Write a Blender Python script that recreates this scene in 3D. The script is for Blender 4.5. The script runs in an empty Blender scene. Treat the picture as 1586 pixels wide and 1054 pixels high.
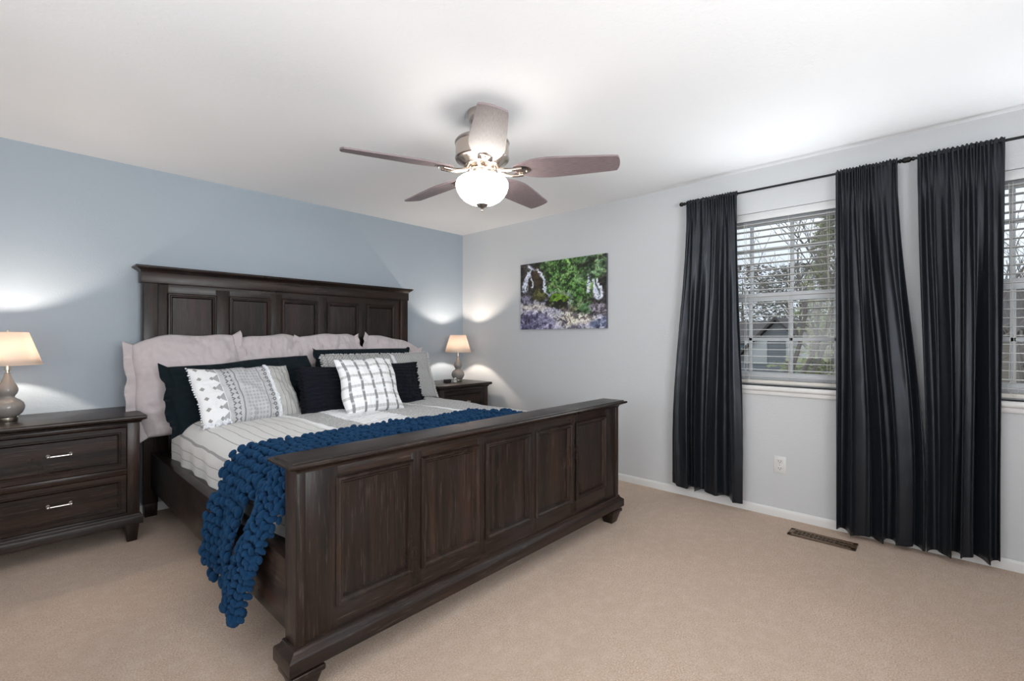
import bpy, bmesh, math, random
from mathutils import Vector, Matrix, noise
import numpy as np
C = bpy.context.scene.collection
S = bpy.context.scene
PI = math.pi
random.seed(7)

# ------------------------------------------------------------------ camera
CAM = Vector((-3.635, -4.156, 1.2344))
cam_d = bpy.data.cameras.new('camera')
cam = bpy.data.objects.new('camera', cam_d); C.objects.link(cam)
cam.location = CAM
cam.rotation_euler = (PI/2, 0, -math.radians(47.204))
cam_d.sensor_width = 36.0
cam_d.lens = 36.0*724.6/1586
cam_d.shift_y = -3.4/1586
cam_d.clip_start = 0.05; cam_d.clip_end = 300
S.camera = cam

# ------------------------------------------------------------------ view, world, lights
S.view_settings.view_transform = 'Standard'
S.view_settings.look = 'None'
S.view_settings.gamma = 1
S.view_settings.use_curve_mapping = False
S.view_settings.exposure = 0.30
S.cycles.max_bounces = 10
S.cycles.diffuse_bounces = 6
S.cycles.transparent_max_bounces = 24
S.cycles.caustics_reflective = False
S.cycles.caustics_refractive = False
S.cycles.sample_clamp_indirect = 6

world = bpy.data.worlds.new('overcast_sky'); S.world = world
world.use_nodes = True
nt = world.node_tree; nt.nodes.clear()
wo = nt.nodes.new('ShaderNodeOutputWorld'); bg = nt.nodes.new('ShaderNodeBackground')
tc = nt.nodes.new('ShaderNodeTexCoord'); nz = nt.nodes.new('ShaderNodeTexNoise'); nz.inputs['Scale'].default_value = 2.5
cr = nt.nodes.new('ShaderNodeValToRGB')
cr.color_ramp.elements[0].position = .35; cr.color_ramp.elements[0].color = (.55, .60, .68, 1)
cr.color_ramp.elements[1].position = .65; cr.color_ramp.elements[1].color = (.80, .83, .88, 1)
nt.links.new(tc.outputs['Generated'], nz.inputs['Vector']); nt.links.new(nz.outputs['Fac'], cr.inputs['Fac'])
nt.links.new(cr.outputs['Color'], bg.inputs['Color']); nt.links.new(bg.outputs[0], wo.inputs['Surface'])
bg.inputs['Strength'].default_value = 1.3

def area_light(name, loc, rot, sx, sy, power, col):
    d = bpy.data.lights.new(name, 'AREA'); d.shape = 'RECTANGLE'; d.size = sx; d.size_y = sy
    d.energy = power; d.color = col
    o = bpy.data.objects.new(name, d); C.objects.link(o); o.location = loc; o.rotation_euler = rot
    return o
# daylight inside the right windows; rear and left are fill lamps added behind the camera
area_light('added_fill_rear', (-3.05, -5.62, 1.45), (PI/2+.50, 0, 0), 1.7, 1.3, 90, (.97, .98, 1.0))
area_light('added_fill_left', (-5.12, -3.3, 1.45), (PI/2+.60, 0, -PI/2), 1.7, 1.3, 46, (.97, .98, 1.0))
area_light('daylight_right_window', (-.15, -3.365, 1.62), (PI/2+.45, 0, PI/2), .55, .50, 7, (.90, .96, 1.0))
area_light('daylight_far_right_window', (-.15, -4.76, 1.62), (PI/2+.45, 0, PI/2), .60, .50, 7, (.90, .96, 1.0))
LAMP_W = 14.0
FAN_EMIT = 17.0

# ------------------------------------------------------------------ node helpers
def lin(r, g, b):
    f = lambda c: (c/255/12.92) if c/255 <= .04045 else ((c/255+.055)/1.055)**2.4
    return (f(r), f(g), f(b), 1)

class N:
    """wraps a value socket so that sums of maths read like maths"""
    def __init__(s, t, k): s.t = t; s.k = k
    def op(s, o, name, rev=False):
        n = s.t.nodes.new('ShaderNodeMath'); n.operation = name
        a, b = (o, s) if rev else (s, o)
        for i, v in enumerate((a, b)):
            if v is None: continue
            if isinstance(v, N): s.t.links.new(v.k, n.inputs[i])
            else: n.inputs[i].default_value = v
        return N(s.t, n.outputs[0])
    def __add__(s, o): return s.op(o, 'ADD')
    def __radd__(s, o): return s.op(o, 'ADD')
    def __sub__(s, o): return s.op(o, 'SUBTRACT')
    def __rsub__(s, o): return s.op(o, 'SUBTRACT', True)
    def __mul__(s, o): return s.op(o, 'MULTIPLY')
    def __rmul__(s, o): return s.op(o, 'MULTIPLY')
    def __truediv__(s, o): return s.op(o, 'DIVIDE')
    def lt(s, o): return s.op(o, 'LESS_THAN')
    def gt(s, o): return s.op(o, 'GREATER_THAN')
    def mod(s, o): return s.op(o, 'FLOORED_MODULO')
    def abs(s): return s.op(None, 'ABSOLUTE')
    def sin(s): return s.op(None, 'SINE')
    def mx(s, o): return s.op(o, 'MAXIMUM')
    def mn(s, o): return s.op(o, 'MINIMUM')
    def band(s, a, b): return s.gt(a) * s.lt(b)

class Mat:
    def __init__(s, name, col=(.5, .5, .5, 1), rough=.5, **kw):
        s.m = bpy.data.materials.new(name); s.m.use_nodes = True
        s.t = s.m.node_tree; s.p = s.t.nodes['Principled BSDF']
        s.out = s.t.nodes['Material Output']
        s.p.inputs['Base Color'].default_value = col; s.p.inputs['Roughness'].default_value = rough
        for k, v in kw.items(): s.p.inputs[k.replace('_', ' ')].default_value = v
    def node(s, t): return s.t.nodes.new(t)
    def link(s, a, b): s.t.links.new(a.k if isinstance(a, N) else a, b)
    def coord(s, kind='Object'):
        return s.node('ShaderNodeTexCoord').outputs[kind]
    def xyz(s, kind='Object'):
        sp = s.node('ShaderNodeSeparateXYZ'); s.link(s.coord(kind), sp.inputs[0])
        return [N(s.t, sp.outputs[i]) for i in range(3)]
    def noise(s, scale, detail=3, rough=.5, stretch=None, kind='Object', vec=None, dist=0):
        n = s.node('ShaderNodeTexNoise'); n.inputs['Scale'].default_value = scale
        n.inputs['Detail'].default_value = detail; n.inputs['Roughness'].default_value = rough
        n.inputs['Distortion'].default_value = dist
        v = vec or s.coord(kind)
        if stretch:
            mp = s.node('ShaderNodeMapping'); mp.inputs['Scale'].default_value = stretch
            s.link(v, mp.inputs[0]); v = mp.outputs[0]
        s.link(v, n.inputs['Vector'])
        return N(s.t, n.outputs['Fac'])
    def ramp(s, fac, stops, interp='LINEAR'):
        r = s.node('ShaderNodeValToRGB'); e = r.color_ramp.elements; r.color_ramp.interpolation = interp
        while len(e) < len(stops): e.new(.5)
        for i, (p, c) in enumerate(stops): e[i].position = p; e[i].color = c
        s.link(fac, r.inputs[0]); return r.outputs[0]
    def mix(s, fac, a, b, mode='MIX'):
        n = s.node('ShaderNodeMix'); n.data_type = 'RGBA'; n.blend_type = mode
        for v, i in ((fac, 0), (a, 6), (b, 7)):
            if isinstance(v, N): s.link(v, n.inputs[i])
            elif isinstance(v, (int, float)): n.inputs[i].default_value = v
            elif isinstance(v, tuple): n.inputs[i].default_value = v
            else: s.link(v, n.inputs[i])
        return n.outputs[2]
    def color(s, c): s.link(c, s.p.inputs['Base Color'])
    def bump(s, h, strength=.3, dist=.01):
        b = s.node('ShaderNodeBump'); b.inputs['Strength'].default_value = strength; b.inputs['Distance'].default_value = dist
        s.link(h, b.inputs['Height']); s.link(b.outputs[0], s.p.inputs['Normal'])

def paint(name, col, rough=.6, bump=.25, scale=90):
    m = Mat(name, col, rough)
    n = m.noise(scale, 3, .55) + m.noise(scale*.35, 2, .5)*.6
    m.bump(n, bump, .004)
    return m.m

# wood: dark distressed espresso stain, the grain along one axis
def wood(name, axis, base=(.031, .0200, .0160), warm=(.080, .038, .025), rough=.36, light=1.0):
    m = Mat(name, rough=rough)
    st = {'x': (.30, 8, 8), 'y': (8, .30, 8), 'z': (8, 8, .30)}[axis]
    g1 = m.noise(3.6, 8, .68, st, dist=.9)
    st2 = {'x': (.05, 1, 1), 'y': (1, .05, 1), 'z': (1, 1, .05)}[axis]
    g2 = m.noise(150, 4, .7, st2)
    g3 = m.noise(13, 2, .5, {'x': (.04, 1, 1), 'y': (1, .04, 1), 'z': (1, 1, .04)}[axis])
    blot = m.noise(2.6, 4, .6)
    light = light*.47
    b = tuple(c*light for c in base)+(1,); w = tuple(c*light for c in warm)+(1,)
    d = tuple(c*light*.22 for c in base)+(1,)
    grey = (.052*light, .042*light, .038*light, 1)
    c1 = m.ramp(g1, [(.34, d), (.44, b), (.54, w), (.60, b), (.72, tuple(c*1.35 for c in w[:3])+(1,))])
    c2 = m.mix(m.ramp(blot, [(.46, (0, 0, 0, 1)), (.68, (.75, .75, .75, 1))]), c1, grey)
    c2 = m.mix(m.ramp(g3, [(.40, (0, 0, 0, 1)), (.52, (.6, .6, .6, 1))]), c2, tuple(c*.5 for c in b[:3])+(1,))
    c3 = m.mix(m.ramp(g2, [(.56, (0, 0, 0, 1)), (.74, (.75, .75, .75, 1))]), c2, (.19*light, .135*light, .11*light, 1))
    m.color(c3)
    m.bump(g2 + g1*.8, .20, .002)
    r = m.ramp(blot, [(.3, (.26, .26, .26, 1)), (.7, (.40, .40, .40, 1))]); m.link(r, m.p.inputs['Roughness']); m.p.inputs['Specular IOR Level'].default_value = .30
    return m.m

def cloth(name, col, rough=.85, weave=600, sheen=.3, wr=.35, bumps=.4, var=.08):
    m = Mat(name, col, rough); m.p.inputs['Sheen Weight'].default_value = sheen
    n = m.noise(weave, 2, .5); w = m.noise(14, 4, .55, dist=.4)
    m.bump(n*.25 + w*wr*3, bumps, .012)
    d = tuple(c*(1-var*2) for c in col[:3])+(1,)
    m.color(m.mix(m.noise(40, 4), col, d))
    return m.m

M = {}
M['wall_blue'] = paint('blue_wall_paint', (.355, .410, .465, 1), .62, .35)
M['wall_grey'] = paint('grey_wall_paint', (.585, .600, .617, 1), .62, .30)
M['ceiling'] = paint('ceiling_paint', (.86, .865, .875, 1), .8, .35, 60)
M['trim'] = Mat('white_trim', (.72, .72, .71, 1), .4).m
M['wood_x'] = wood('espresso_wood_along', 'x'); M['wood_z'] = wood('espresso_wood_upright', 'z'); M['wood_y'] = wood('espresso_wood_across', 'y')
M['nickel'] = Mat('brushed_nickel', (.50, .44, .39, 1), .26, Metallic=1).m
M['steel'] = Mat('pull_nickel', (.55, .52, .49, 1), .3, Metallic=1).m
M['black_metal'] = Mat('black_metal', (.012, .012, .013, 1), .35, Metallic=.6).m

m = Mat('beige_carpet', rough=.95); m.p.inputs['Sheen Weight'].default_value = .25
f = m.noise(150, 5, .8); big = m.noise(2.2, 4, .6); mid = m.noise(18, 3, .6)
c = m.ramp(f, [(.30, (.24, .155, .10, 1)), (.50, (.58, .415, .30, 1)), (.66, (.88, .685, .53, 1))])
c = m.mix(m.ramp(big, [(.35, (0, 0, 0, 1)), (.7, (.55, .55, .55, 1))]), c, (.52, .37, .27, 1))
c = m.mix(m.ramp(mid, [(.45, (0, 0, 0, 1)), (.75, (.35, .35, .35, 1))]), c, (.74, .60, .50, 1))
m.color(c); m.bump(f, .8, .010); M['carpet'] = m.m

# ------------------------------------------------------------------ mesh helpers
def wloc(o):
    v = Vector((0, 0, 0))
    while o is not None: v += o.location; o = o.parent
    return v

def empty(name, loc, label=None, cat=None, group=None):
    o = bpy.data.objects.new(name, None); C.objects.link(o); o.location = loc; o.empty_display_size = .1
    return tag(o, label, cat, group)

def tag(o, label=None, cat=None, group=None, kind=None):
    if label: o['label'] = label
    if cat: o['category'] = cat
    if group: o['group'] = group
    if kind: o['kind'] = kind
    return o

class MB:
    def __init__(s): s.b = bmesh.new(); s.uv = None
    def box(s, x0, x1, y0, y1, z0, z1, bev=0.0, seg=2):
        r = bmesh.ops.create_cube(s.b, size=1.0); vs = r['verts']
        for v in vs: v.co = Vector(((x0+x1)/2+v.co.x*(x1-x0), (y0+y1)/2+v.co.y*(y1-y0), (z0+z1)/2+v.co.z*(z1-z0)))
        if bev:
            es = list({e for v in vs for e in v.link_edges})
            bmesh.ops.bevel(s.b, geom=es, offset=bev, segments=seg, profile=.5, affect='EDGES')
        return s
    def taper(s, cx, cy, z0, z1, r0, r1, bev=.003):
        """square tapering block: half-width r0 at z0, r1 at z1"""
        r = bmesh.ops.create_cube(s.b, size=1.0); vs = r['verts']
        for v in vs:
            k = r1 if v.co.z > 0 else r0
            v.co = Vector((cx+math.copysign(k, v.co.x), cy+math.copysign(k, v.co.y), z1 if v.co.z > 0 else z0))
        es = list({e for v in vs for e in v.link_edges})
        if bev: bmesh.ops.bevel(s.b, geom=es, offset=bev, segments=2, profile=.5, affect='EDGES')
        return s
    def lathe(s, prof, c, seg=40):
        rings = []
        for r, z in prof:
            if r < 1e-5: rings.append([s.b.verts.new((c[0], c[1], c[2]+z))])
            else: rings.append([s.b.verts.new((c[0]+r*math.cos(2*PI*i/seg), c[1]+r*math.sin(2*PI*i/seg), c[2]+z)) for i in range(seg)])
        for a, b in zip(rings, rings[1:]):
            for i in range(seg):
                j = (i+1) % seg
                if len(a) == 1 and len(b) == 1: continue
                if len(a) == 1: s.b.faces.new((a[0], b[j], b[i]))
                elif len(b) == 1: s.b.faces.new((a[i], a[j], b[0]))
                else: s.b.faces.new((a[i], a[j], b[j], b[i]))
        return s
    def tube(s, pts, rad, seg=8, cap=True):
        pts = [Vector(p) for p in pts]; n = len(pts); rings = []
        up = None
        for i, p in enumerate(pts):
            t = (pts[min(i+1, n-1)]-pts[max(i-1, 0)]).normalized()
            if up is None:
                up = t.orthogonal().normalized()
            up = (up - t*up.dot(t)).normalized(); sd = t.cross(up)
            r = rad[i] if isinstance(rad, (list, tuple)) else rad
            rings.append([s.b.verts.new(p+(up*math.cos(2*PI*k/seg)+sd*math.sin(2*PI*k/seg))*r) for k in range(seg)])
        for a, b in zip(rings, rings[1:]):
            for k in range(seg): s.b.faces.new((a[k], a[(k+1) % seg], b[(k+1) % seg], b[k]))
        if cap: s.b.faces.new(rings[0][::-1]); s.b.faces.new(rings[-1])
        return s
    def ball(s, c, r, sub=2, mat=None):
        mt = Matrix.Translation(c) @ (mat or Matrix.Identity(4)) @ (Matrix.Diagonal((r[0], r[1], r[2], 1)) if isinstance(r, tuple) else Matrix.Scale(r, 4))
        bmesh.ops.create_icosphere(s.b, subdivisions=sub, radius=1, matrix=mt); return s
    def extrude_profile(s, prof, axis, a0, a1, mitre=None):
        """closed profile (p,q) swept along x (p=y,q=z) or y (p=x,q=z)"""
        def P(a, p, q): return (a, p, q) if axis == 'x' else (p, a, q)
        A = [s.b.verts.new(P(a0, *pq)) for pq in prof]; B = [s.b.verts.new(P(a1, *pq)) for pq in prof]
        n = len(prof)
        for i in range(n): s.b.faces.new((A[i], A[(i+1) % n], B[(i+1) % n], B[i]))
        s.b.faces.new(A[::-1]); s.b.faces.new(B); return s
    def stack(s, x0, x1, y0, y1, prof):
        """moulded slab: prof = list of (outset, z); rings of the rectangle grown by outset"""
        rings = []
        for o, z in prof:
            rings.append([s.b.verts.new(v) for v in ((x0-o, y0-o, z), (x1+o, y0-o, z), (x1+o, y1+o, z), (x0-o, y1+o, z))])
        for a, b in zip(rings, rings[1:]):
            for i in range(4): s.b.faces.new((a[i], a[(i+1) % 4], b[(i+1) % 4], b[i]))
        s.b.faces.new(rings[0][::-1]); s.b.faces.new(rings[-1]); return s
    def ring(s, x0, x1, z0, z1, y, prof):
        """mitred picture-frame moulding facing -y: prof = (inset, height) from outer edge inwards"""
        rs = []
        for d, h in prof:
            rs.append([s.b.verts.new(v) for v in ((x0+d, y-h, z0+d), (x1-d, y-h, z0+d), (x1-d, y-h, z1-d), (x0+d, y-h, z1-d))])
        for a, b in zip(rs, rs[1:]):
            for i in range(4): s.b.faces.new((a[i], a[(i+1) % 4], b[(i+1) % 4], b[i]))
        return s
    def grid(s, fn, nu, nv, uv=True, close=False):
        if uv and s.uv is None: s.uv = s.b.loops.layers.uv.new('UVMap')
        V = [[s.b.verts.new(fn(i/nu, j/nv)) for j in range(nv+1)] for i in range(nu+1)]
        for i in range(nu):
            for j in range(nv):
                f = s.b.faces.new((V[i][j], V[i+1][j], V[i+1][j+1], V[i][j+1]))
                if uv:
                    for l, (a, b) in zip(f.loops, ((i, j), (i+1, j), (i+1, j+1), (i, j+1))): l[s.uv].uv = (a/nu, b/nv)
        return s
    def xf(s, mt): s.b.transform(mt); return s
    def build(s, name, mat, parent=None, smooth=35, loc=None, recalc=True, weld=0):
        if weld: bmesh.ops.remove_doubles(s.b, verts=s.b.verts, dist=weld)
        if recalc: bmesh.ops.recalc_face_normals(s.b, faces=s.b.faces)
        off = Vector(loc) if loc is not None else wloc(parent)
        s.b.transform(Matrix.Translation(-off))
        me = bpy.data.meshes.new(name); s.b.to_mesh(me); s.b.free()
        me.materials.append(mat)
        if smooth:
            me.polygons.foreach_set('use_smooth', [True]*len(me.polygons))
            me.set_sharp_from_angle(angle=math.radians(smooth))
        o = bpy.data.objects.new(name, me); C.objects.link(o)
        if parent is not None: o.parent = parent
        elif loc is not None: o.location = loc
        return o

def copy_tree(o, parent=None):
    kids = list(o.children); c = o.copy(); C.objects.link(c); c.parent = parent
    for k in kids: copy_tree(k, c)
    return c

def struct(o): o['kind'] = 'structure'; return o

# ================================================================== ROOM
H = 2.44; XL = -5.0; YR = -5.5; T = .14
struct(MB().box(XL-T, T+.02, YR-T, T, -.12, 0).build('floor', M['carpet'], smooth=0))
struct(MB().box(XL-T, T+.02, YR-T, T, H, H+.12).build('ceiling', M['ceiling'], smooth=0))
struct(MB().box(XL-T, T+.02, 0, T, 0, H).build('wall_back', M['wall_blue'], smooth=0))

def wall_with_holes(name, axis, plane, thick, a0, a1, holes, mat):
    """axis 'x': wall spans x, at y=plane..plane+thick; 'y': spans y. holes: (a0,a1,z0,z1)"""
    b = MB()
    def put(u0, u1, z0, z1):
        if u1-u0 < 1e-4 or z1-z0 < 1e-4: return
        p0, p1 = sorted((plane, plane+thick))
        if axis == 'x': b.box(u0, u1, p0, p1, z0, z1)
        else: b.box(p0, p1, u0, u1, z0, z1)
    cur = a0
    for h0, h1, z0, z1 in sorted(holes):
        put(cur, h0, 0, H); put(h0, h1, 0, z0); put(h0, h1, z1, H); cur = h1
    put(cur, a1, 0, H)
    bmesh.ops.remove_doubles(b.b, verts=b.b.verts, dist=1e-5)
    return struct(b.build(name, mat, smooth=0))

WZ0, WZ1 = .90, 2.133
W1 = (-3.915, -2.815); W2 = (-5.24, -4.14)
wall_with_holes('wall_right', 'y', 0, T+.02, YR-T, 0, [(W1[0], W1[1], WZ0, WZ1), (W2[0], W2[1], WZ0, WZ1)], M['wall_grey'])
wall_with_holes('wall_left', 'y', XL, -T, YR-T, 0, [(-4.15, -2.45, .8, 2.1)], M['wall_grey'])
wall_with_holes('wall_rear', 'x', YR, -T, XL, 0, [(-4.5, -2.2, .8, 2.1)], M['wall_grey'])
# baseboards: rounded-top profile
def bb(name, axis, plane, sgn, a0, a1):
    pr = [(0, 0), (.013, 0), (.013, .040), (.010, .052), (.004, .058), (0, .058)]
    pr = [(plane+sgn*p, q) for p, q in pr]
    struct(MB().extrude_profile(pr, axis, a0, a1).build(name, M['trim'], smooth=40))
bb('baseboard_back', 'x', 0, -1, XL, 0); bb('baseboard_right', 'y', 0, -1, YR, 0)
bb('baseboard_left', 'y', XL, 1, YR, 0); bb('baseboard_rear', 'x', YR, 1, XL, 0)

# glass without refraction: mostly clear, a little mirror
m = Mat('window_glass'); tr = m.node('ShaderNodeBsdfTransparent'); gl = m.node('ShaderNodeBsdfGlossy'); gl.inputs['Roughness'].default_value = .02
tr.inputs['Color'].default_value = (.93, .95, .95, 1)
fr = m.node('ShaderNodeFresnel'); fr.inputs['IOR'].default_value = 1.25
mxs = m.node('ShaderNodeMixShader'); m.link(fr.outputs[0], mxs.inputs[0]); m.link(tr.outputs[0], mxs.inputs[1]); m.link(gl.outputs[0], mxs.inputs[2])
m.link(mxs.outputs[0], m.out.inputs['Surface']); M['glass'] = m.m
M['vinyl'] = Mat('white_vinyl', (.60, .62, .64, 1), .35).m
M['blind'] = Mat('white_blind', (.64, .65, .65, 1), .45).m
M['blind_rail'] = Mat('cream_blind_rail', (.66, .63, .58, 1), .45).m
M['cord'] = Mat('blind_cord', (.65, .63, .60, 1), .8).m

def window(n, y0, y1):
    root = struct(MB().box(.075, .150, y0, y0+.035, WZ0, WZ1, .003).box(.075, .150, y1-.035, y1, WZ0, WZ1, .003)
                  .box(.075, .150, y0, y1, WZ0, WZ0+.04, .003).box(.075, .150, y0, y1, WZ1-.035, WZ1, .003)
                  .build('window_%d' % n, M['vinyl'], loc=(0.11, (y0+y1)/2, WZ0)))
    zm = 1.533; step = .262; yc = (y0+y1)/2
    up = MB(); lo = MB()
    up.box(.115, .140, y0+.03, y1-.03, zm-.03, zm+.03, .003).box(.115, .14, y0+.03, y1-.03, WZ1-.075, WZ1-.03, .003)
    up.box(.115, .140, y0+.03, y0+.062, zm, WZ1-.03, .003).box(.115, .14, y1-.062, y1-.03, zm, WZ1-.03, .003)
    lo.box(.085, .110, y0+.03, y1-.03, zm-.032, zm+.028, .003).box(.085, .11, y0+.03, y1-.03, WZ0+.035, WZ0+.09, .003)
    lo.box(.085, .110, y0+.03, y0+.062, WZ0+.035, zm, .003).box(.085, .11, y1-.062, y1-.03, WZ0+.035, zm, .003)
    for k in (-1, 0, 1):
        y = yc+k*step
        up.box(.120, .136, y-.012, y+.012, zm, WZ1-.035, .003); lo.box(.090, .106, y-.012, y+.012, WZ0+.04, zm, .003)
    up.box(.120, .136, y0+.04, y1-.04, 1.865, 1.892, .003); lo.box(.090, .106, y0+.04, y1-.04, 1.215, 1.240, .003)
    up.build('upper_sash', M['vinyl'], root); lo.build('lower_sash', M['vinyl'], root)
    MB().box(.126, .130, y0+.035, y1-.035, zm, WZ1-.035).build('glass_pane', M['glass'], root, smooth=0)
    MB().box(.096, .100, y0+.035, y1-.035, WZ0+.04, zm).build('glass_pane', M['glass'], root, smooth=0)
    sill = MB().box(-.032, .080, y0-.035, y1+.035, .866, .900, .012, 3).box(-.014, 0, y0-.02, y1+.02, .838, .867, .003)
    sill.build('window_sill', M['trim'], root)
window(1, *W1); window(2, *W2)
# plain unseen windows added behind the camera as openings for the fill lamps
def added_window(n, axis, plane, a0, a1, z0, z1):
    b = MB(); g = MB()
    def bx(t, u0, u1, za, zb, d0, d1, bev=.003):
        p0, p1 = sorted((plane-d0, plane-d1))
        if axis == 'x': t.box(u0, u1, p0, p1, za, zb, bev)
        else: t.box(p0, p1, u0, u1, za, zb, bev)
    for u0, u1, za, zb in ((a0, a0+.05, z0, z1), (a1-.05, a1, z0, z1), (a0, a1, z0, z0+.05), (a0, a1, z1-.05, z1), ((a0+a1)/2-.02, (a0+a1)/2+.02, z0, z1)):
        bx(b, u0, u1, za, zb, .04, .10)
    bx(g, a0+.04, a1-.04, z0+.04, z1-.04, .068, .072, 0)
    loc = ((a0+a1)/2, plane, z0) if axis == 'x' else (plane, (a0+a1)/2, z0)
    r = struct(b.build('window_%d' % n, M['vinyl'], loc=loc)); g.build('glass_pane', M['glass'], r, smooth=0)
added_window(3, 'x', YR, -4.5, -2.2, .8, 2.1); added_window(4, 'y', XL, -4.15, -2.45, .8, 2.1)

# ------------------------------------------------------------------ blinds
def blind(y0, y1, label):
    y0 += .012; y1 -= .012
    root = empty('window_blind', (.045, (y0+y1)/2, .905), label, 'blind', 'white slatted blinds in the right wall windows')
    s = MB(); z = .965; k = 0
    while z < 2.08:
        # gently crowned slat, nearly level
        b0 = s.b; tilt = math.radians(-1.5)
        P = []
        for q in range(5):
            t = q/4-.5
            P.append((.045+t*.050, z+t*.05*math.tan(tilt)+.0018*(1-4*t*t)))
        pr = P+[(p, q-.0028) for p, q in P[::-1]]
        s.extrude_profile(pr, 'y', y0+.004, y1-.004)
        z += .0475; k += 1
    s.build('slats', M['blind'], root, smooth=30)
    MB().box(.004, .016, y0, y1, 2.078, 2.131, .004).box(.018, .068, y0, y1, 2.085, 2.128, .003).build('valance', M['blind'], root)
    MB().box(.020, .070, y0+.004, y1-.004, .912, .938, .005).build('bottom_rail', M['blind_rail'], root)
    for yy in (y0+.16+.02, (y0+y1)/2+.0, y1-.2):
        c = MB()
        for dx in (.0195, .0705): c.tube([(dx, yy, .93), (dx, yy, 2.09)], .0011, 5)
        z = .965
        while z < 2.08: c.tube([(.0195, yy, z-.002), (.0705, yy, z-.002)], .0008, 4); z += .0475
        c.build('ladder_cord', M['cord'], root)
    for yy in (y0+.30, y1-.27):
        c = MB(); rr = random.Random(int(yy*100))
        for q in (0, 1):
            pts = [(.014+.002*q, yy+q*.012+.004*math.sin(t*5+q*2), 2.07-1.06*t) for t in [i/14 for i in range(15)]]
            pts += [(.012, yy+.006-.02*math.sin(PI*t)*(1 if q else -1)-.012*t, 1.01-.09*t) for t in [i/6 for i in range(1, 7)]]
            c.tube(pts, .0013, 5)
        c.build('lift_cord', M['cord'], root)
blind(*W1, 'white slatted blind in the window between the left two curtains')
blind(*W2, 'white slatted blind in the window at the right edge, cut by the frame')

# ------------------------------------------------------------------ curtain rods and curtains
ZR, XR = 2.272, -.075
def rod(y0, y1, f0, f1, label):
    root = empty('curtain_rod', (XR, (y0+y1)/2, ZR), label, 'curtain rod', 'black curtain rods')
    MB().tube([(XR, y0, ZR), (XR, y1, ZR)], .0075, 16).build('rod', M['black_metal'], root)
    for yy, s in ((y0, -1), (y1, 1)):
        f = MB(); f.ball((XR, yy+s*.020, ZR), (.0165, .018, .0165), 3).tube([(XR, yy-s*.012, ZR), (XR, yy-s*.004, ZR), (XR, yy, ZR), (XR, yy+s*.006, ZR)], [.0075, .0125, .0125, .008], 16)
        f.build('finial', M['black_metal'], root)
        yb = yy-s*.06
        MB().box(-.010, 0, yb-.012, yb+.012, ZR-.045, ZR+.02, .002).tube([(-.005, yb, ZR-.02), (XR+.012, yb, ZR-.02), (XR-.008, yb, ZR-.012), (XR-.010, yb, ZR)], .004, 8).build('bracket', M['black_metal'], root)
rod(-3.965, -2.675, 1, 1, 'black rod with ball finials over the left window')
rod(-5.30, -4.018, 1, 1, 'black rod over the right window, running out of frame')

m = Mat('charcoal_satin', (.0075, .0090, .0120, 1), .32); m.p.inputs['Sheen Weight'].default_value = .06; m.p.inputs['Sheen Roughness'].default_value = .4
m.p.inputs['Specular IOR Level'].default_value = .42; m.p.inputs['Specular Tint'].default_value = (.86, .92, 1, 1); m.p.inputs['Sheen Tint'].default_value = (.7, .75, .85, 1)
n = m.noise(900, 2, .5); w = m.noise(6, 4, .5, (1, 1, .35)); m.bump(n*.12+w*1.0, .22, .01)
M['satin'] = m.m

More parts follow.
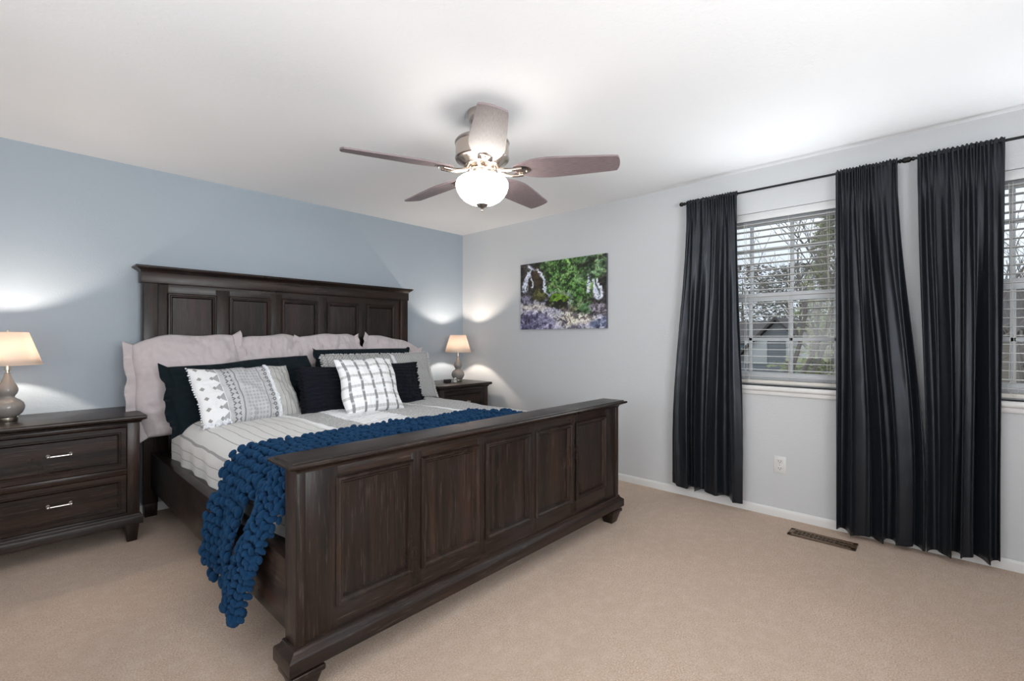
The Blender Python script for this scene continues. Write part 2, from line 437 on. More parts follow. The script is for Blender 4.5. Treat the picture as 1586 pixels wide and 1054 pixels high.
def curtain(top, bot, zb, seed, folds, amp, label, flare=None, back_hem=False, bulge=0):
    """top/bot = (y_near_corner, y_far); the cloth is gathered on the rod and falls in soft folds"""
    rn = random.Random(seed); ph = [rn.uniform(0, 2*PI) for _ in range(6)]
    def sh(t):      # rounded, slightly flattened fold
        s_ = math.sin(t); return s_*(1.18-.28*s_*s_)
    def pos(u, v, off=0.0):
        # v: 0 top .. 1 bottom
        yt = top[0]+(top[1]-top[0])*u; yb = bot[0]+(bot[1]-bot[0])*u
        y = yt+(yb-yt)*(.5-.5*math.cos(PI*min(1, v*1.15)))
        y += bulge*math.sin(PI*v)*(u-.5)
        n1 = noise.noise(Vector((u*2.6+seed, v*.9, seed*.7))); n2 = noise.noise(Vector((u*5+seed, v*1.6, 4.2+seed)))
        nhi = folds*1.7; nlo = folds*.62
        hi = sh(2*PI*(nhi*(u+.035*n1)+.10*v)+ph[0]); mid = sh(2*PI*(folds*(u+.075*n1+.02*n2)+.05*v)+ph[1]); lo = sh(2*PI*(nlo*(u+.10*n1))+ph[2])
        w_hi = max(0, 1-v*2.6)*.55; w_lo = min(1, v*1.5)*.80; w_mid = .50+.35*n2
        gath = math.sin(2*PI*(folds*3.1)*(u+.02*n1*8)+ph[4]); g = max(0, 1-v*8)
        a = amp*(.30+.70*min(1, v*2.6))
        edge = min(1, u*14, (1-u)*14)
        x = XR + (hi*w_hi*.55+mid*w_mid+lo*w_lo)*a*(1-g*.8)*(.35+.65*edge) + gath*.007*g
        y += (.012*sh(2*PI*(folds*(u+.075*n1)*1.0)+ph[1]+1.4)*min(1, v*2)+.010*n2*v)*edge
        z0 = ZR + .015 + .005*math.sin(2*PI*folds*3.1*u+ph[4]+1)+.004*n2
        zbot = zb[0]+(zb[1]-zb[0])*u + .010*n1+.006*lo
        z = z0+(zbot-z0)*v
        # soft cross creases
        x += .0025*noise.noise(Vector((u*9+seed, v*22, 1)))
        return Vector((x-.012-.010*v, y, z))
    root = empty('curtain', (XR, (top[0]+top[1])/2, zb[0]), label, 'curtain', 'charcoal satin curtains')
    nv, nu = 90, folds*26
    b = MB(); b.grid(lambda u, v: pos(u, 1-v), nu, nv)
    o = b.build('panel', M['satin'], root, smooth=180)
    md = o.modifiers.new('thickness', 'SOLIDIFY'); md.thickness = .003; md.offset = 0
    # rod pocket behind the rod, ruffled heading above it
    pk = MB()
    def pocket(u, v):
        a = v*PI*1.5-PI*.25
        p = pos(u, 0); rr = .0125+.0025*math.sin(2*PI*u*folds*3.1+ph[4])
        return Vector((XR-rr*math.cos(a)*1.0, p.y, ZR+rr*math.sin(a)*1.1))
    pk.grid(pocket, nu, 14); h = pk.build('rod_pocket', M['satin'], root, smooth=180)
    md = h.modifiers.new('thickness', 'SOLIDIFY'); md.thickness = .002; md.offset = 1
    hm = MB()
    hm.grid(lambda u, v: pos(u, .957+.043*v)+Vector((-.0022, 0, 0)), nu, 5)
    h = hm.build('hem', M['satin'], root, smooth=180)
    return root
curtain((-2.700, -3.062), (-2.590, -3.105), (.105, .070), 3, 6, .034, 'narrow charcoal curtain at the left end of the left window')
curtain((-3.650, -3.950), (-3.655, -4.075), (.032, .035), 11, 6, .034, 'charcoal curtain between the two windows, hung on the left rod')
curtain((-4.040, -4.386), (-4.080, -4.368), (.030, .06), 21, 6, .036, 'charcoal curtain right of the finials, hung on the right rod')

# ------------------------------------------------------------------ outlet and floor register
root = empty('wall_outlet', (-.003, -3.3185, .36), 'white two-socket outlet on the wall under the left window', 'outlet')
M['plate'] = Mat('outlet_plastic', (.70, .70, .69, 1), .35).m; M['slot'] = Mat('dark_slot', (.02, .02, .02, 1), .6).m
MB().box(-.006, 0, -3.3185-.0385, -3.3185+.0385, .300, .420, .003).build('wall_plate', M['plate'], root)
for zc in (.336, .384):
    f = MB().box(-.0085, -.0045, -3.3185-.017, -3.3185+.017, zc-.015, zc+.015, .005, 3).build('socket', M['plate'], root)
    s = MB().box(-.0092, -.0083, -3.3185-.0085, -3.3185-.0055, zc-.001, zc+.009).box(-.0092, -.0083, -3.3185+.0055, -3.3185+.0085, zc-.001, zc+.008)
    s.tube([(-.0092, -3.3185, zc-.0075), (-.0083, -3.3185, zc-.0075)], .003, 10).build('slots', M['slot'], f, smooth=0)
MB().ball((-.006, -3.3185, .36), (.0015, .003, .003), 2).build('screw', M['steel'], root)

root = empty('floor_register', (-.24, -3.60, 0), 'brown metal floor vent with slots beside the wall', 'floor vent')
M['bronze'] = Mat('bronze_metal', (.16, .10, .06, 1), .45, Metallic=.5).m
v = MB().box(-.295, -.180, -3.775, -3.425, .001, .004)
fr_ = MB()
for a in ((-.295, -.272, -3.775, -3.425), (-.203, -.180, -3.775, -3.425), (-.295, -.180, -3.775, -3.75), (-.295, -.180, -3.45, -3.425)):
    fr_.box(*a, .002, .009, .002)
for k in range(14):
    y = -3.745+k*.0215
    fr_.box(-.275, -.200, y+.010, y+.0165, .003, .0085, .001)
fr_.box(-.2405, -.2345, -3.76, -3.44, .003, .0085, .001)
v.build('duct_opening', M['slot'], root, smooth=0); fr_.build('grille', M['bronze'], root)

# ------------------------------------------------------------------ canvas picture
def picture():
    y0, y1, z0, z1 = -1.956, -.936, 1.325, 1.990
    nu, nv = 300, 196
    rng = np.random.RandomState(3)
    U, V = np.meshgrid(np.linspace(0, 1, nu+1), np.linspace(0, 1, nv+1), indexing='ij')   # v up
    def fbm(fx, fy, seed, octv=4):
        out = np.zeros_like(U); amp = 1; tot = 0
        r = np.random.RandomState(seed)
        for o in range(octv):
            gx, gy = int(fx*2**o)+2, int(fy*2**o)+2
            g = r.rand(gx+1, gy+1); x = np.clip(U, 0, 1)*(gx-1e-6); y = np.clip(V, 0, 1)*(gy-1e-6)
            i = x.astype(int); j = y.astype(int); a = x-i; b = y-j
            a = a*a*(3-2*a); b = b*b*(3-2*b)
            out += amp*((g[i, j]*(1-a)+g[i+1, j]*a)*(1-b)+(g[i, j+1]*(1-a)+g[i+1, j+1]*a)*b); tot += amp; amp *= .6
        return out/tot
    U0, V0 = U, V
    wa, wb = fbm(12, 9, 21, 3)-.5, fbm(12, 9, 22, 3)-.5
    wc, wd = fbm(60, 40, 23, 2)-.5, fbm(60, 40, 24, 2)-.5
    n1 = fbm(6, 4, 1); n2 = fbm(20, 14, 2, 4); n3 = fbm(60, 40, 5, 2); nv_ = fbm(40, 5, 9, 3)
    U = U+.07*wa+.022*wc; V = V+.07*wb+.03*wd
    def col(h): return np.array([int(h[i:i+2], 16) for i in (0, 2, 4)])/255.0
    img = np.zeros(U.shape+(3,)); 
    def lay(mask, c): 
        nonlocal img
        m_ = np.clip(mask, 0, 1)[..., None]; img = img*(1-m_)+np.array(c)*m_
    t = np.clip(n2*1.8-.4, 0, 1)[..., None]
    img = col('1a1718')*(1-t)+col('5b5450')*t
    T_ = 1-V    # from the top
    sm = lambda x, w: np.clip(.5+x/w, 0, 1)
    # leafy bank from top middle to lower right
    bank = sm(.06-np.abs(T_*.9-.05-(U-.28)*.55+.0)*0+np.minimum(U-.30-T_*.28, .93-U*1.0+.15-T_*.55)+.25*(n1-.5), .12)
    leaf = np.clip((n3*.7+n2*.6)*1.9-.75, 0, 1)[..., None]
    g = col('16260f')*(1-leaf)+(col('4f8f3a')*(1-n1[..., None])+col('9ccf78')*n1[..., None])*leaf
    img = img*(1-bank[..., None])+g*bank[..., None]
    # pale green leaves top right
    r = sm(np.minimum(U-.72, .30-T_)+.15*(n1-.5), .1)*.75
    lf = np.clip(n2*2.2-.7, 0, 1)[..., None]
    img = img*(1-r[..., None])+(col('20301f')*(1-lf)+col('a8c9a6')*lf)*r[..., None]
    # brown rock core upper left
    e = lambda cx, cy, rx, ry: 1-np.sqrt(((U-cx)/rx)**2+((T_-cy)/ry)**2)
    lay(sm(e(.20, .26, .11, .20)+.3*(n2-.5), .1)*.8, col('3d3122')*(1-t*0)+0)
    lay(sm(e(.21, .24, .04, .16)+.4*(n2-.5), .2)*.5, col('5e4a36'))
    # falls: curved white streaks
    def fall(cx0, ty0, cx1, ty1, w, bow, a=1):
        s = np.clip((T_-ty0)/(ty1-ty0), 0, 1); c = cx0+(cx1-cx0)*s+bow*np.sin(s*PI)
        inside = sm(np.minimum(T_-ty0, ty1-T_), .03)
        ww = w*(.7+.6*s)
        m_ = sm(1-np.abs(U-c)/ww+.9*(nv_-.5), .7)*inside
        lay(m_*a, col('c9d2ec')); lay(sm(1-np.abs(U-c)/(ww*.5)+.8*(nv_-.5), .6)*inside*.7*a, col('f4f6ff'))
    fall(.13, .02, .15, .10, .035, 0); fall(.15, .08, .05, .42, .030, -.02); fall(.10, .12, .06, .42, .020, .0); fall(.12, .20, .16, .40, .010, .015)
    fall(.22, .09, .31, .42, .022, .03); fall(.30, .38, .34, .50, .03, 0)
    fall(.80, .26, .80, .50, .014, .01); fall(.84, .33, .90, .62, .018, .01); fall(.90, .34, .94, .62, .02, .015); fall(.86, .36, .88, .60, .02, 0, .7)
    # pool in between, violet-grey rocks
    lay(sm(np.minimum(T_-.47+.06*(n1-.5), .28-(U-.1)*.9+.2)*1.0, .06)*.75, col('a9a6c4')*.95)
    lay(sm(e(.24, .50, .10, .09)+.3*(n2-.5), .12), col('4b4a2c')); lay(sm(e(.25, .47, .07, .05)+.3*(n2-.5), .2)*.8, col('7b7c45'))
    # river: pale foam and beige water
    riv = sm(T_-.60-.25*np.clip(U-.35, 0, .35)/.35*.8+.05*np.clip(U-.75, 0, 1)+.08*(n1-.5), .05)
    strk = fbm(9, 40, 12, 3); foam = (col('8d8aa6')*(1-strk[..., None])+col('eceaf0')*strk[..., None])
    img = img*(1-riv[..., None])+foam*riv[..., None]
    lay(riv*sm(e(.17, .66, .20, .06), .6)*.8, col('d8d0c8')); lay(riv*sm(e(.66, .86, .20, .09), .6)*.9, col('e6dccb'))
    lay(sm(e(.20, .95, .26, .20)+.5*(n2-.5), .2)*.75*np.clip(.4+n3, 0, 1), col('6e6a93')); lay(sm(e(.10, .88, .12, .14)+.6*(n2-.5), .2)*.6, col('4a4668'))
    lay(sm(e(.97, .95, .14, .10)+.4*(n2-.5), .2)*.8, col('4b587a'))
    # mossy boulder mid
    lay(sm(e(.47, .60, .14, .11)+.3*(n2-.5), .1), col('2a2a1a')); lay(sm(e(.49, .55, .12, .055)+.4*(n2-.5), .12), col('6f9a2c'))
    lay(sm(e(.78, .73, .06, .07)+.5*(n2-.5), .15)*.8, col('4f8048')); lay(sm(e(.62, .72, .10, .05)+.5*(n2-.5), .2)*.6, col('6d564a'))
    lay(sm(e(.92, .72, .12, .06)+.5*(n2-.5), .2)*.7, col('b5adc0'))
    # dark diagonal ripple and branch
    d = np.abs(T_-.70-(U-.38)*1.3-.02*np.sin(U*30)); lay(sm(.012-d, .01)*((U > .38) & (U < .56)), col('4c4a62'))
    d = np.abs(T_-.28-(U-.33)*.95); lay(sm(.008-d, .008)*((U > .33) & (U < .55))*.8, col('a89a86'))
    lay(sm(.016-np.abs(T_-.12+(U-.76)*.45), .012)*(U > .70)*.85, col('2a241c'))
    n4 = fbm(110, 74, 31, 2); n5 = fbm(34, 24, 33, 3)
    rocks = np.clip(T_-.5, 0, 1)*2
    lay(np.clip((.47-n5)*9, 0, 1)*.55*np.clip(rocks+.25, 0, 1), col('2c2838')); lay(np.clip((n5-.60)*9, 0, 1)*.6*np.clip(rocks, 0, 1), col('efeaf6'))
    lay(np.clip((.44-n5)*10, 0, 1)*.6*(1-np.clip(rocks, 0, 1)), col('10140c')); lay(np.clip((n5-.62)*9, 0, 1)*.5*bank, col('c4e29a'))
    img = np.clip(img*(.62+.76*n4[..., None]), 0, 1)
    b = MB(); X = -.026
    b.grid(lambda u, v: Vector((X, y1+(y0-y1)*u, z0+(z1-z0)*v)), nu, nv)
    o = b.build('print', Mat('x').m, smooth=0, recalc=False, loc=(0, (y0+y1)/2, (z0+z1)/2))
    me = o.data; ca = me.color_attributes.new('picture', 'FLOAT_COLOR', 'POINT')
    L = np.where(img <= .04045, img/12.92, ((img+.055)/1.055)**2.4)
    flat = np.concatenate([L.reshape(-1, 3), np.ones((L.shape[0]*L.shape[1], 1))], 1)
    ca.data.foreach_set('color', flat.ravel())
    m = Mat('waterfall_print', rough=.45); at = m.node('ShaderNodeVertexColor'); at.layer_name = 'picture'
    m.color(at.outputs['Color']); me.materials.clear(); me.materials.append(m.m)
    root = empty('canvas_picture', (0, (y0+y1)/2, (z0+z1)/2), 'unframed canvas picture of waterfalls and mossy rocks on the grey wall', 'picture')
    o.parent = root; o.location = (0, 0, 0)
    MB().box(-.0255, -.002, y0, y1, z0, z1, .001).build('canvas_edge', Mat('canvas_side', (.10, .10, .11, 1), .7).m, root)
picture()

# ================================================================== BED
BX0, BX1 = -2.965, -.835      # outer faces of the posts
bed = empty('bed', ((BX0+BX1)/2, -1.35, 0), 'large dark espresso wooden panel bed in the middle of the room', 'bed')
def panel_set(parent, y, xs, z0, z1, fr):
    for a, b_ in xs:
        p = MB().box(a+.008, b_-.008, y+.010, y+.020, z0+.008, z1-.008)
        p.ring(a, b_, z0, z1, y, [(-.004, -.002), (-.004, .004), (.002, .012), (.010, .013), (.016, .006), (.021, .006), (.024, -.002), (.030, -.011)])
        p.build('panel', M['wood_z'], parent, smooth=25)
# headboard: front face of frame y=-.10
hb = MB(); yF = -.105; yB = -.045
HX0, HX1 = -3.0, -.850
hxs = [(-2.857+.3895*k, -2.857+.3895*k+.300) for k in range(5)]
hz0, hz1 = .62, 1.553
headboard = MB().box(hxs[0][0]-.02, hxs[-1][1]+.02, yF+.022, yB, .34, 1.62).build('headboard', M['wood_z'], bed, smooth=30)
def stiles(parent, x0, x1, xs, ya, yb_, z0, z1, zi0, zi1):
    for q0, q1, za, zb_ in [(x0, xs[0][0]+.004, z0, z1)]+[(p[1]-.004, q[0]+.004, zi0, zi1) for p, q in zip(xs, xs[1:])]+[(xs[-1][1]-.004, x1, z0, z1)]:
        MB().box(q0, q1, ya, yb_, za, zb_, .0025).build('stile', M['wood_z'], parent, smooth=30)
stiles(headboard, HX0+.004, HX1-.004, hxs, yF, yB, .16, 1.69, .5, 1.6)
MB().box(hxs[0][0]-.02, hxs[-1][1]+.02, yF+.0005, yB-.001, hz1-.004, 1.64, .001).box(hxs[0][0]-.02, hxs[-1][1]+.02, yF+.0005, yB-.001, .35, hz0+.004, .001).build('rail', M['wood_x'], headboard)
panel_set(headboard, yF, hxs, hz0, hz1, None)
MB().box(HX0-.012, HX1+.012, yF-.022, yB+.01, 1.618, 1.700, .003).build('frieze', M['wood_x'], headboard)
MB().stack(HX0, HX1, yF-.012, yB, [(.012, 1.694), (.016, 1.700), (.020, 1.708), (.034, 1.716), (.036, 1.722), (.043, 1.723), (.045, 1.729), (.043, 1.735), (.030, 1.737)]).build('crown_moulding', M['wood_x'], headboard, smooth=40)
MB().box(HX0-.002, HX0+.085, yF-.022, yB, .09, 1.62, .006, 3).build('post', M['wood_z'], headboard)
MB().box(HX1-.085, HX1+.002, yF-.022, yB, .09, 1.62, .006, 3).build('post', M['wood_z'], headboard)
# footboard
fF = -2.530; fB = -2.455
fxs = [(-2.818+.3765*k, -2.818+.3765*k+.328) for k in range(5)]
fz0, fz1 = .265, .728
footboard = MB().box(fxs[0][0]-.02, fxs[-1][1]+.02, fF+.022, fB, .16, .782).build('footboard', M['wood_z'], bed, smooth=30)
stiles(footboard, BX0+.004, BX1-.004, fxs, fF, fB, .17, .785, .2, .76)
MB().box(fxs[0][0]-.03, fxs[-1][1]+.03, fF+.0008, fB-.001, fz1-.004, .785, .001).box(fxs[0][0]-.03, fxs[-1][1]+.03, fF+.0008, fB-.001, .15, fz0+.004, .001).build('rail', M['wood_x'], footboard)
panel_set(footboard, fF, fxs, fz0, fz1, None)
for s_, x_ in ((-1, BX0), (1, BX1)):
    MB().box(min(x_+s_*.003, x_-s_*.030), max(x_+s_*.003, x_-s_*.030), fF-.010, fB+.01, .165, .785, .005, 3).build('corner_bead', M['wood_z'], footboard)
MB().stack(BX0+.02, BX1-.02, fF+.008, fB-.0, [(.0, .770), (.020, .772), (.022, .780), (.030, .786), (.044, .792), (.056, .797), (.062, .801), (.063, .807), (.060, .812), (.046, .814), (.044, .818), (.030, .819)]).build('cap_moulding', M['wood_x'], footboard, smooth=40)
MB().stack(BX0, BX1, fF, fB, [(.030, .103), (.034, .106), (.034, .148), (.031, .154), (.018, .163), (.012, .172), (.012, .178), (.002, .184)]).build('base_moulding', M['wood_x'], footboard, smooth=40)
# side rails
for nm, xa, xb in (('left', -2.958, -2.905), ('right', -.895, -.842)):
    r = MB().box(xa, xb, fB-.02, -.10, .192, .445, .004).build('side_rail', M['wood_y'], bed)
    inner = (xb, xb+.045) if nm == 'left' else (xa-.045, xa)
    MB().box(inner[0]-.001, inner[1], fB, -.12, .40, .4435, .003).build('ledge', M['wood_y'], r)
# feet
for fx, fy, nm in ((BX0+.035, (fF+fB)/2-.004, 1), (BX1-.035, (fF+fB)/2-.004, 1), (HX0+.045, -.082, 0), (HX1-.045, -.082, 0)):
    l = MB()
    if nm: l.box(fx-.046, fx+.046, fy-.046, fy+.046, .090, .104, .003).box(fx-.060, fx+.060, fy-.060, fy+.060, .070, .092, .006, 3).taper(fx, fy, 0, .072, .032, .052)
    else: l.taper(fx, fy, 0, .10, .035, .038)
    l.build('leg', M['wood_z'], bed)

# mattress in navy sheet
M['navy'] = cloth('navy_cotton', (.0036, .0098, .0145, 1), .85, 700, .03, .3, .35)
M['navy'].node_tree.nodes['Principled BSDF'].inputs['Specular IOR Level'].default_value = .2
M['navy_sheet'] = cloth('navy_sheet', (.010, .018, .035, 1), .8, 700, .2, .3, .3)
MB().box(-2.855, -.945, -2.41, -.15, .34, .655, .045, 5).build('mattress', M['navy_sheet'], loc=(-1.9, -1.3, .34), smooth=60)
mt = bpy.data.objects['mattress']; tag(mt, 'mattress in a dark navy sheet, seen at the head end under the pillows', 'mattress')
MB().box(-2.85, -.95, -2.41, -.13, .20, .34, .02, 3).build('box_spring', M['navy_sheet'], bed)

# comforter
CT = .700
def comf(u, v):
    # u across the bed (left side hem -> right side hem), v head -> foot
    L = .285; W = 1.99; tot = L*2+W; s = u*tot
    R = .13
    y = -.42+(-2.425+.42)*v
    xL, xR = -2.893, -.905
    if s < L: d = s/L; x = xL-.004*math.sin(d*PI*1.5); z = .440+(CT-R-.440)*d if d < 1 else 0
    s2 = s-L
    arc = R*PI/2
    if s < L-.0: 
        x = xL+.006*math.sin(y*22+1.2)*(1-d*.6); z = .440+(CT-R-.440)*d
    elif s > tot-L:
        d = (tot-s)/L; x = xR; z = .440+(CT-R-.440)*d
    else:
        q = s2/W; span = xR-xL
        x = xL+span*q
        dl = x-xL; dr = xR-x; dd = min(dl, dr)
        if dd < R: z = CT-R+math.sqrt(max(0, R*R-(R-dd)**2))
        else: z = CT
    nn = noise.noise(Vector((x*3.1, y*3.1, 0)))*.013+noise.noise(Vector((x*9, y*9, 3)))*.005+noise.noise(Vector((x*24, y*24, 7)))*.0016
    z += nn + .008*math.sin((x+2.9)*1.6)
    # raised chenille strips
    for xc, w, h in ((-2.350, .014, .010), (-1.430, .012, .008)):
        xx = xc+.006*math.sin(y*7)
        z += h*math.exp(-((x-xx)/w)**2)
    if -2.13 < x < -1.80: z += .004*math.sin(y*150+3*noise.noise(Vector((x*20, y*20, 0))))+.003
    # side dents / puffs
    if dd_side(s, L, tot): x -= .010*noise.noise(Vector((y*6, z*6, 5)))
    if v < .02: z -= .006
    return Vector((x, y, z))
def dd_side(s, L, tot): return s < L or s > tot-L
m = Mat('comforter_print', rough=.9); m.p.inputs['Sheen Weight'].default_value = .2
x, y, z = m.xyz()     # local = world minus origin below
X0, Z0 = 1.9, 0.0
wx = x-1.9; 
wob = (m.noise(3, 2)-.5)*.012
wx = wx+wob
sidez = z+.44+(m.noise(5, 2)-.5)*.010
offw = (.72, .715, .695, 1); grey = (.20, .20, .215, 1); lg = (.46, .46, .47, 1); white = (.88, .89, .91, 1)
# lengthwise thin stripes on top: in x; on the side: in height
isside = sidez.lt(.60)*wx.lt(-2.80)
st_top = ((wx*(1/.062)).mod(1)-.5).abs().lt(.042)
wob2 = m.noise(2.2, 2)
st_side = ((sidez*(1/.058)).mod(1)-.5).abs().lt(.038)
stripes = st_top*(1-isside)+st_side*isside
cross = ((y*(1/.028)).mod(1)-.5).abs().lt(.09)*.35
c = m.mix(stripes*.75, offw, grey); c = m.mix(cross*.5, c, lg)
mot = ((wx*(2*PI/.034)).sin()*(y*(2*PI/.034)).sin()).gt(.10)
mot2 = m.ramp(m.noise(85, 4, .75), [(.42, (0, 0, 0, 1)), (.58, (1, 1, 1, 1))])
cm = m.mix(mot*.35, m.mix(mot2, (.66, .66, .65, 1), (.33, .33, .34, 1)), (.30, .30, .31, 1))
zone_m = wx.gt(-2.33)
c = m.mix(zone_m, c, cm)
fringe = wx.band(-2.13, -1.80)
cf = m.mix(((y*(2*PI/.05)+(m.noise(30, 2)*5)).sin()).gt(.75)*.5, white, (.42, .42, .44, 1))
c = m.mix(fringe, c, cf)
strip = (wx+2.350).abs().lt(.017)+(wx+1.43).abs().lt(.014)
c = m.mix(strip.mn(1), c, white)
m.color(c); m.bump(m.noise(260, 3, .6)+m.noise(30, 3)*.8, .5, .008)
cb = MB(); cb.grid(comf, 330, 190)
co = cb.build('comforter', m.m, loc=(-1.9, -1.4, .44), smooth=180)
# local x = world+1.9, so wx = local-1.9 ; local z = world-.44
md = co.modifiers.new('t', 'SOLIDIFY'); md.thickness = .012; md.offset = -1
tag(co, 'off-white patterned comforter with thin grey stripes, spread over the bed', 'comforter')

# ------------------------------------------------------------------ pillows
def pillow_fn(w, h, t, seed, pinch=.05, wr=.006, p=2.6, wfreq=7, slump=.15, sag=(.02, .03, 0)):
    def f(u, v, side):
        a, b = u*2-1, v*2-1
        ea, eb = 1-abs(a)**p, 1-abs(b)**p
        th = (max(0, ea)*max(0, eb))**.48
        x = a*w/2*(1-pinch*(1-b*b)); z = b*h/2*(1-pinch*(1-a*a))
        q = Vector((a*wfreq*.5*w+seed*3.1, b*wfreq*.5*h, seed*1.7+side))
        edge = 1-min(ea, eb)
        n = noise.noise(q*2.0)*wr*2.2+noise.noise(q*5)*wr
        # radial gathers towards the seams
        n += wr*1.2*noise.noise(Vector((a*14+seed, b*2.5, side)))*abs(b)**2 + wr*1.2*noise.noise(Vector((a*2.5, b*14+seed, side)))*abs(a)**2
        y = side*(t/2*th*(1-slump*b))+n*min(1, th*2)*side
        x += sag[0]*noise.noise(Vector((b*1.3+seed, 9, seed)))*abs(a)
        z += sag[1]*noise.noise(Vector((a*1.4+seed*2, 4, seed)))*(b*.5+.5)-sag[2]*(abs(a)**4)*(b > 0)*b
        z += h/2
        return Vector((x, y, z))
    return f

def place_mat(base, lean, rz=0, roll=0):
    return Matrix.Translation(base) @ Matrix.Rotation(math.radians(rz), 4, 'Z') @ Matrix.Rotation(-math.radians(lean), 4, 'X') @ Matrix.Rotation(math.radians(roll), 4, 'Y')

def pillow(name, label, cat, group, base, w, h, t, lean, mat, rz=0, roll=0, seed=1, flange=0, flange_sides='lrtb', nu=64, nv=48, **kw):
    fn = pillow_fn(w, h, t, seed, **kw); Mx = place_mat(base, lean, rz, roll)
    root = empty(name, base, label, cat, group)
    b = MB(); b.grid(lambda u, v: fn(u, v, -1), nu, nv); b.grid(lambda u, v: fn(u, v, 1), nu, nv)
    b.xf(Mx); b.build('cover', mat, root, smooth=180, weld=1e-4)
    if flange:
        for sd in flange_sides:
            def fp(t, q, sd=sd):
                u, v = {'l': (0, t), 'r': (1, t), 't': (t, 1), 'b': (t, 0)}[sd]
                c = fn(u, v, 1); c.y = 0
                d = {'l': Vector((-1, 0, 0)), 'r': Vector((1, 0, 0)), 't': Vector((0, 0, 1)), 'b': Vector((0, 0, -1))}[sd]
                e = Vector((0, 0, (t*2-1))) if sd in 'lr' else Vector(((t*2-1), 0, 0))
                cr_ = noise.noise(Vector((t*7, seed*2.3, 1)))
                wv = .014*q*math.sin(t*31+seed+cr_*5)+.03*q*cr_
                k = flange*q*(1+.35*noise.noise(Vector((t*5, seed, 8))))
                return c+d*(k-.006)+e*flange*q*.5*abs(t*2-1)**5+Vector((0, wv-.012*q, 0))
            fl = MB(); fl.grid(fp, 70, 6); fl.xf(Mx)
            o = fl.build('flange', mat, root, smooth=180)
            md = o.modifiers.new('t', 'SOLIDIFY'); md.thickness = .004; md.offset = 0
    return root, fn, Mx

M['lilac'] = cloth('lilac_sateen', (.545, .485, .500, 1), .62, 800, .4, .5, .45, .05)
GS = 'lilac pillows standing against the headboard'
kwl = dict(pinch=-.035, wr=.010, p=2.2, sag=(.03, .022, .02))
pillow('euro_pillow', 'lilac flanged pillow leftmost against the headboard, hanging over the bed edge', 'pillow', GS, (-2.730, -.38, .615), .60, .655, .19, 15, M['lilac'], rz=-3, roll=-5, seed=1, flange=.055, flange_sides='lr', **kwl)
pillow('euro_pillow', 'lilac pillow second from left against the headboard', 'pillow', GS, (-2.185, -.31, .66), .50, .60, .16, 10, M['lilac'], rz=3, seed=2, flange=.045, flange_sides='lr', **kwl)
pillow('euro_pillow', 'lilac pillow third from left against the headboard', 'pillow', GS, (-1.705, -.32, .66), .50, .615, .16, 10, M['lilac'], seed=13, flange=.045, flange_sides='lr', roll=-3, **kwl)
pillow('euro_pillow', 'lilac pillow rightmost against the headboard, its top corner sagging', 'pillow', GS, (-1.205, -.35, .65), .56, .60, .17, 13, M['lilac'], seed=4, flange=.045, flange_sides='lr', roll=13, **kwl)
GN = 'navy pillows in front of the lilac ones'
pillow('bed_pillow', 'wide dark navy pillow on the left, behind the striped patterned pillow', 'pillow', GN, (-2.435, -.60, .655), .92, .45, .18, 22, M['navy'], rz=-1, roll=-4, seed=5, flange=.05, flange_sides='l', pinch=-.01, wr=.010, p=2.2, sag=(.03, .02, .0))
pillow('bed_pillow', 'wide dark navy pillow on the right, only its top edge showing', 'pillow', GN, (-1.50, -.56, .665), .88, .50, .15, 18, M['navy'], seed=6, flange=.025, flange_sides='lr', pinch=.0, sag=(.01, .01, 0))

def uvnodes(m):
    u = m.node('ShaderNodeUVMap'); sp = m.node('ShaderNodeSeparateXYZ'); m.link(u.outputs[0], sp.inputs[0])
    return N(m.t, sp.outputs[0]), N(m.t, sp.outputs[1])
# banded sham
m = Mat('banded_sham_print', rough=.9); u, v = uvnodes(m)
W_, H_ = .66, .36
cx = u*W_; cz = v*H_
dia = lambda px, pz, ox=0: ((((cx+ox)*(1/px)).mod(1)-.5).abs()+((cz*(1/pz)).mod(1)-.5).abs())
g0 = (.52, .52, .535, 1); dk = (.17, .17, .18, 1); wt = (.82, .825, .84, 1)
c = m.mix(u.lt(.20)*(dia(.066, .062).lt(.20)), wt, (.30, .295, .28, 1))
c = m.mix(u.band(.15, .21)*((cz*(1/.062)).mod(1)-.5).abs().lt((u-.15)*8), c, (.38, .38, .39, 1))
c = m.mix(u.gt(.215), c, g0)
c = m.mix(u.band(.262, .328)*dia(.042, .030, .013).band(.16, .46), c, dk)
c = m.mix(u.band(.355, .368), c, (.24, .24, .25, 1))
lat = dia(.022, .022).band(.16, .36)
c = m.mix(u.band(.39, .60)*lat*.75, c, (.24, .24, .26, 1))
c = m.mix(u.band(.612, .622), c, (.24, .24, .25, 1))
c = m.mix(u.band(.640, .700)*dia(.040, .030, .010).band(.16, .46), c, dk)
c = m.mix(u.gt(.705), c, (.82, .83, .85, 1))
c = m.mix(u.gt(.745), c, (.52, .515, .50, 1))
c = m.mix(u.gt(.76)*(((u*(1/.052)).mod(1)-.5).abs().lt(.05)), c, (.17, .17, .175, 1))
c = m.mix(((cx*(2*PI/.005)).sin()*.5+.5)*.12, c, (.2, .2, .2, 1))
m.color(c); m.bump(m.noise(260, 3)+m.noise(18, 3)*1.2, .45, .008); M['sham'] = m.m
GP = 'patterned shams'
r, fn, Mx = pillow('patterned_sham', 'white and grey banded pillow with diamonds and stripes, leftmost in front', 'pillow', None, (-2.515, -.850, .690), .655, .405, .14, 31, M['sham'], rz=11, roll=0, seed=7, pinch=.03, nu=80)
M['white_fringe'] = cloth('white_fringe', (.80, .82, .86, 1), .95, 500, .3, .2, .3)
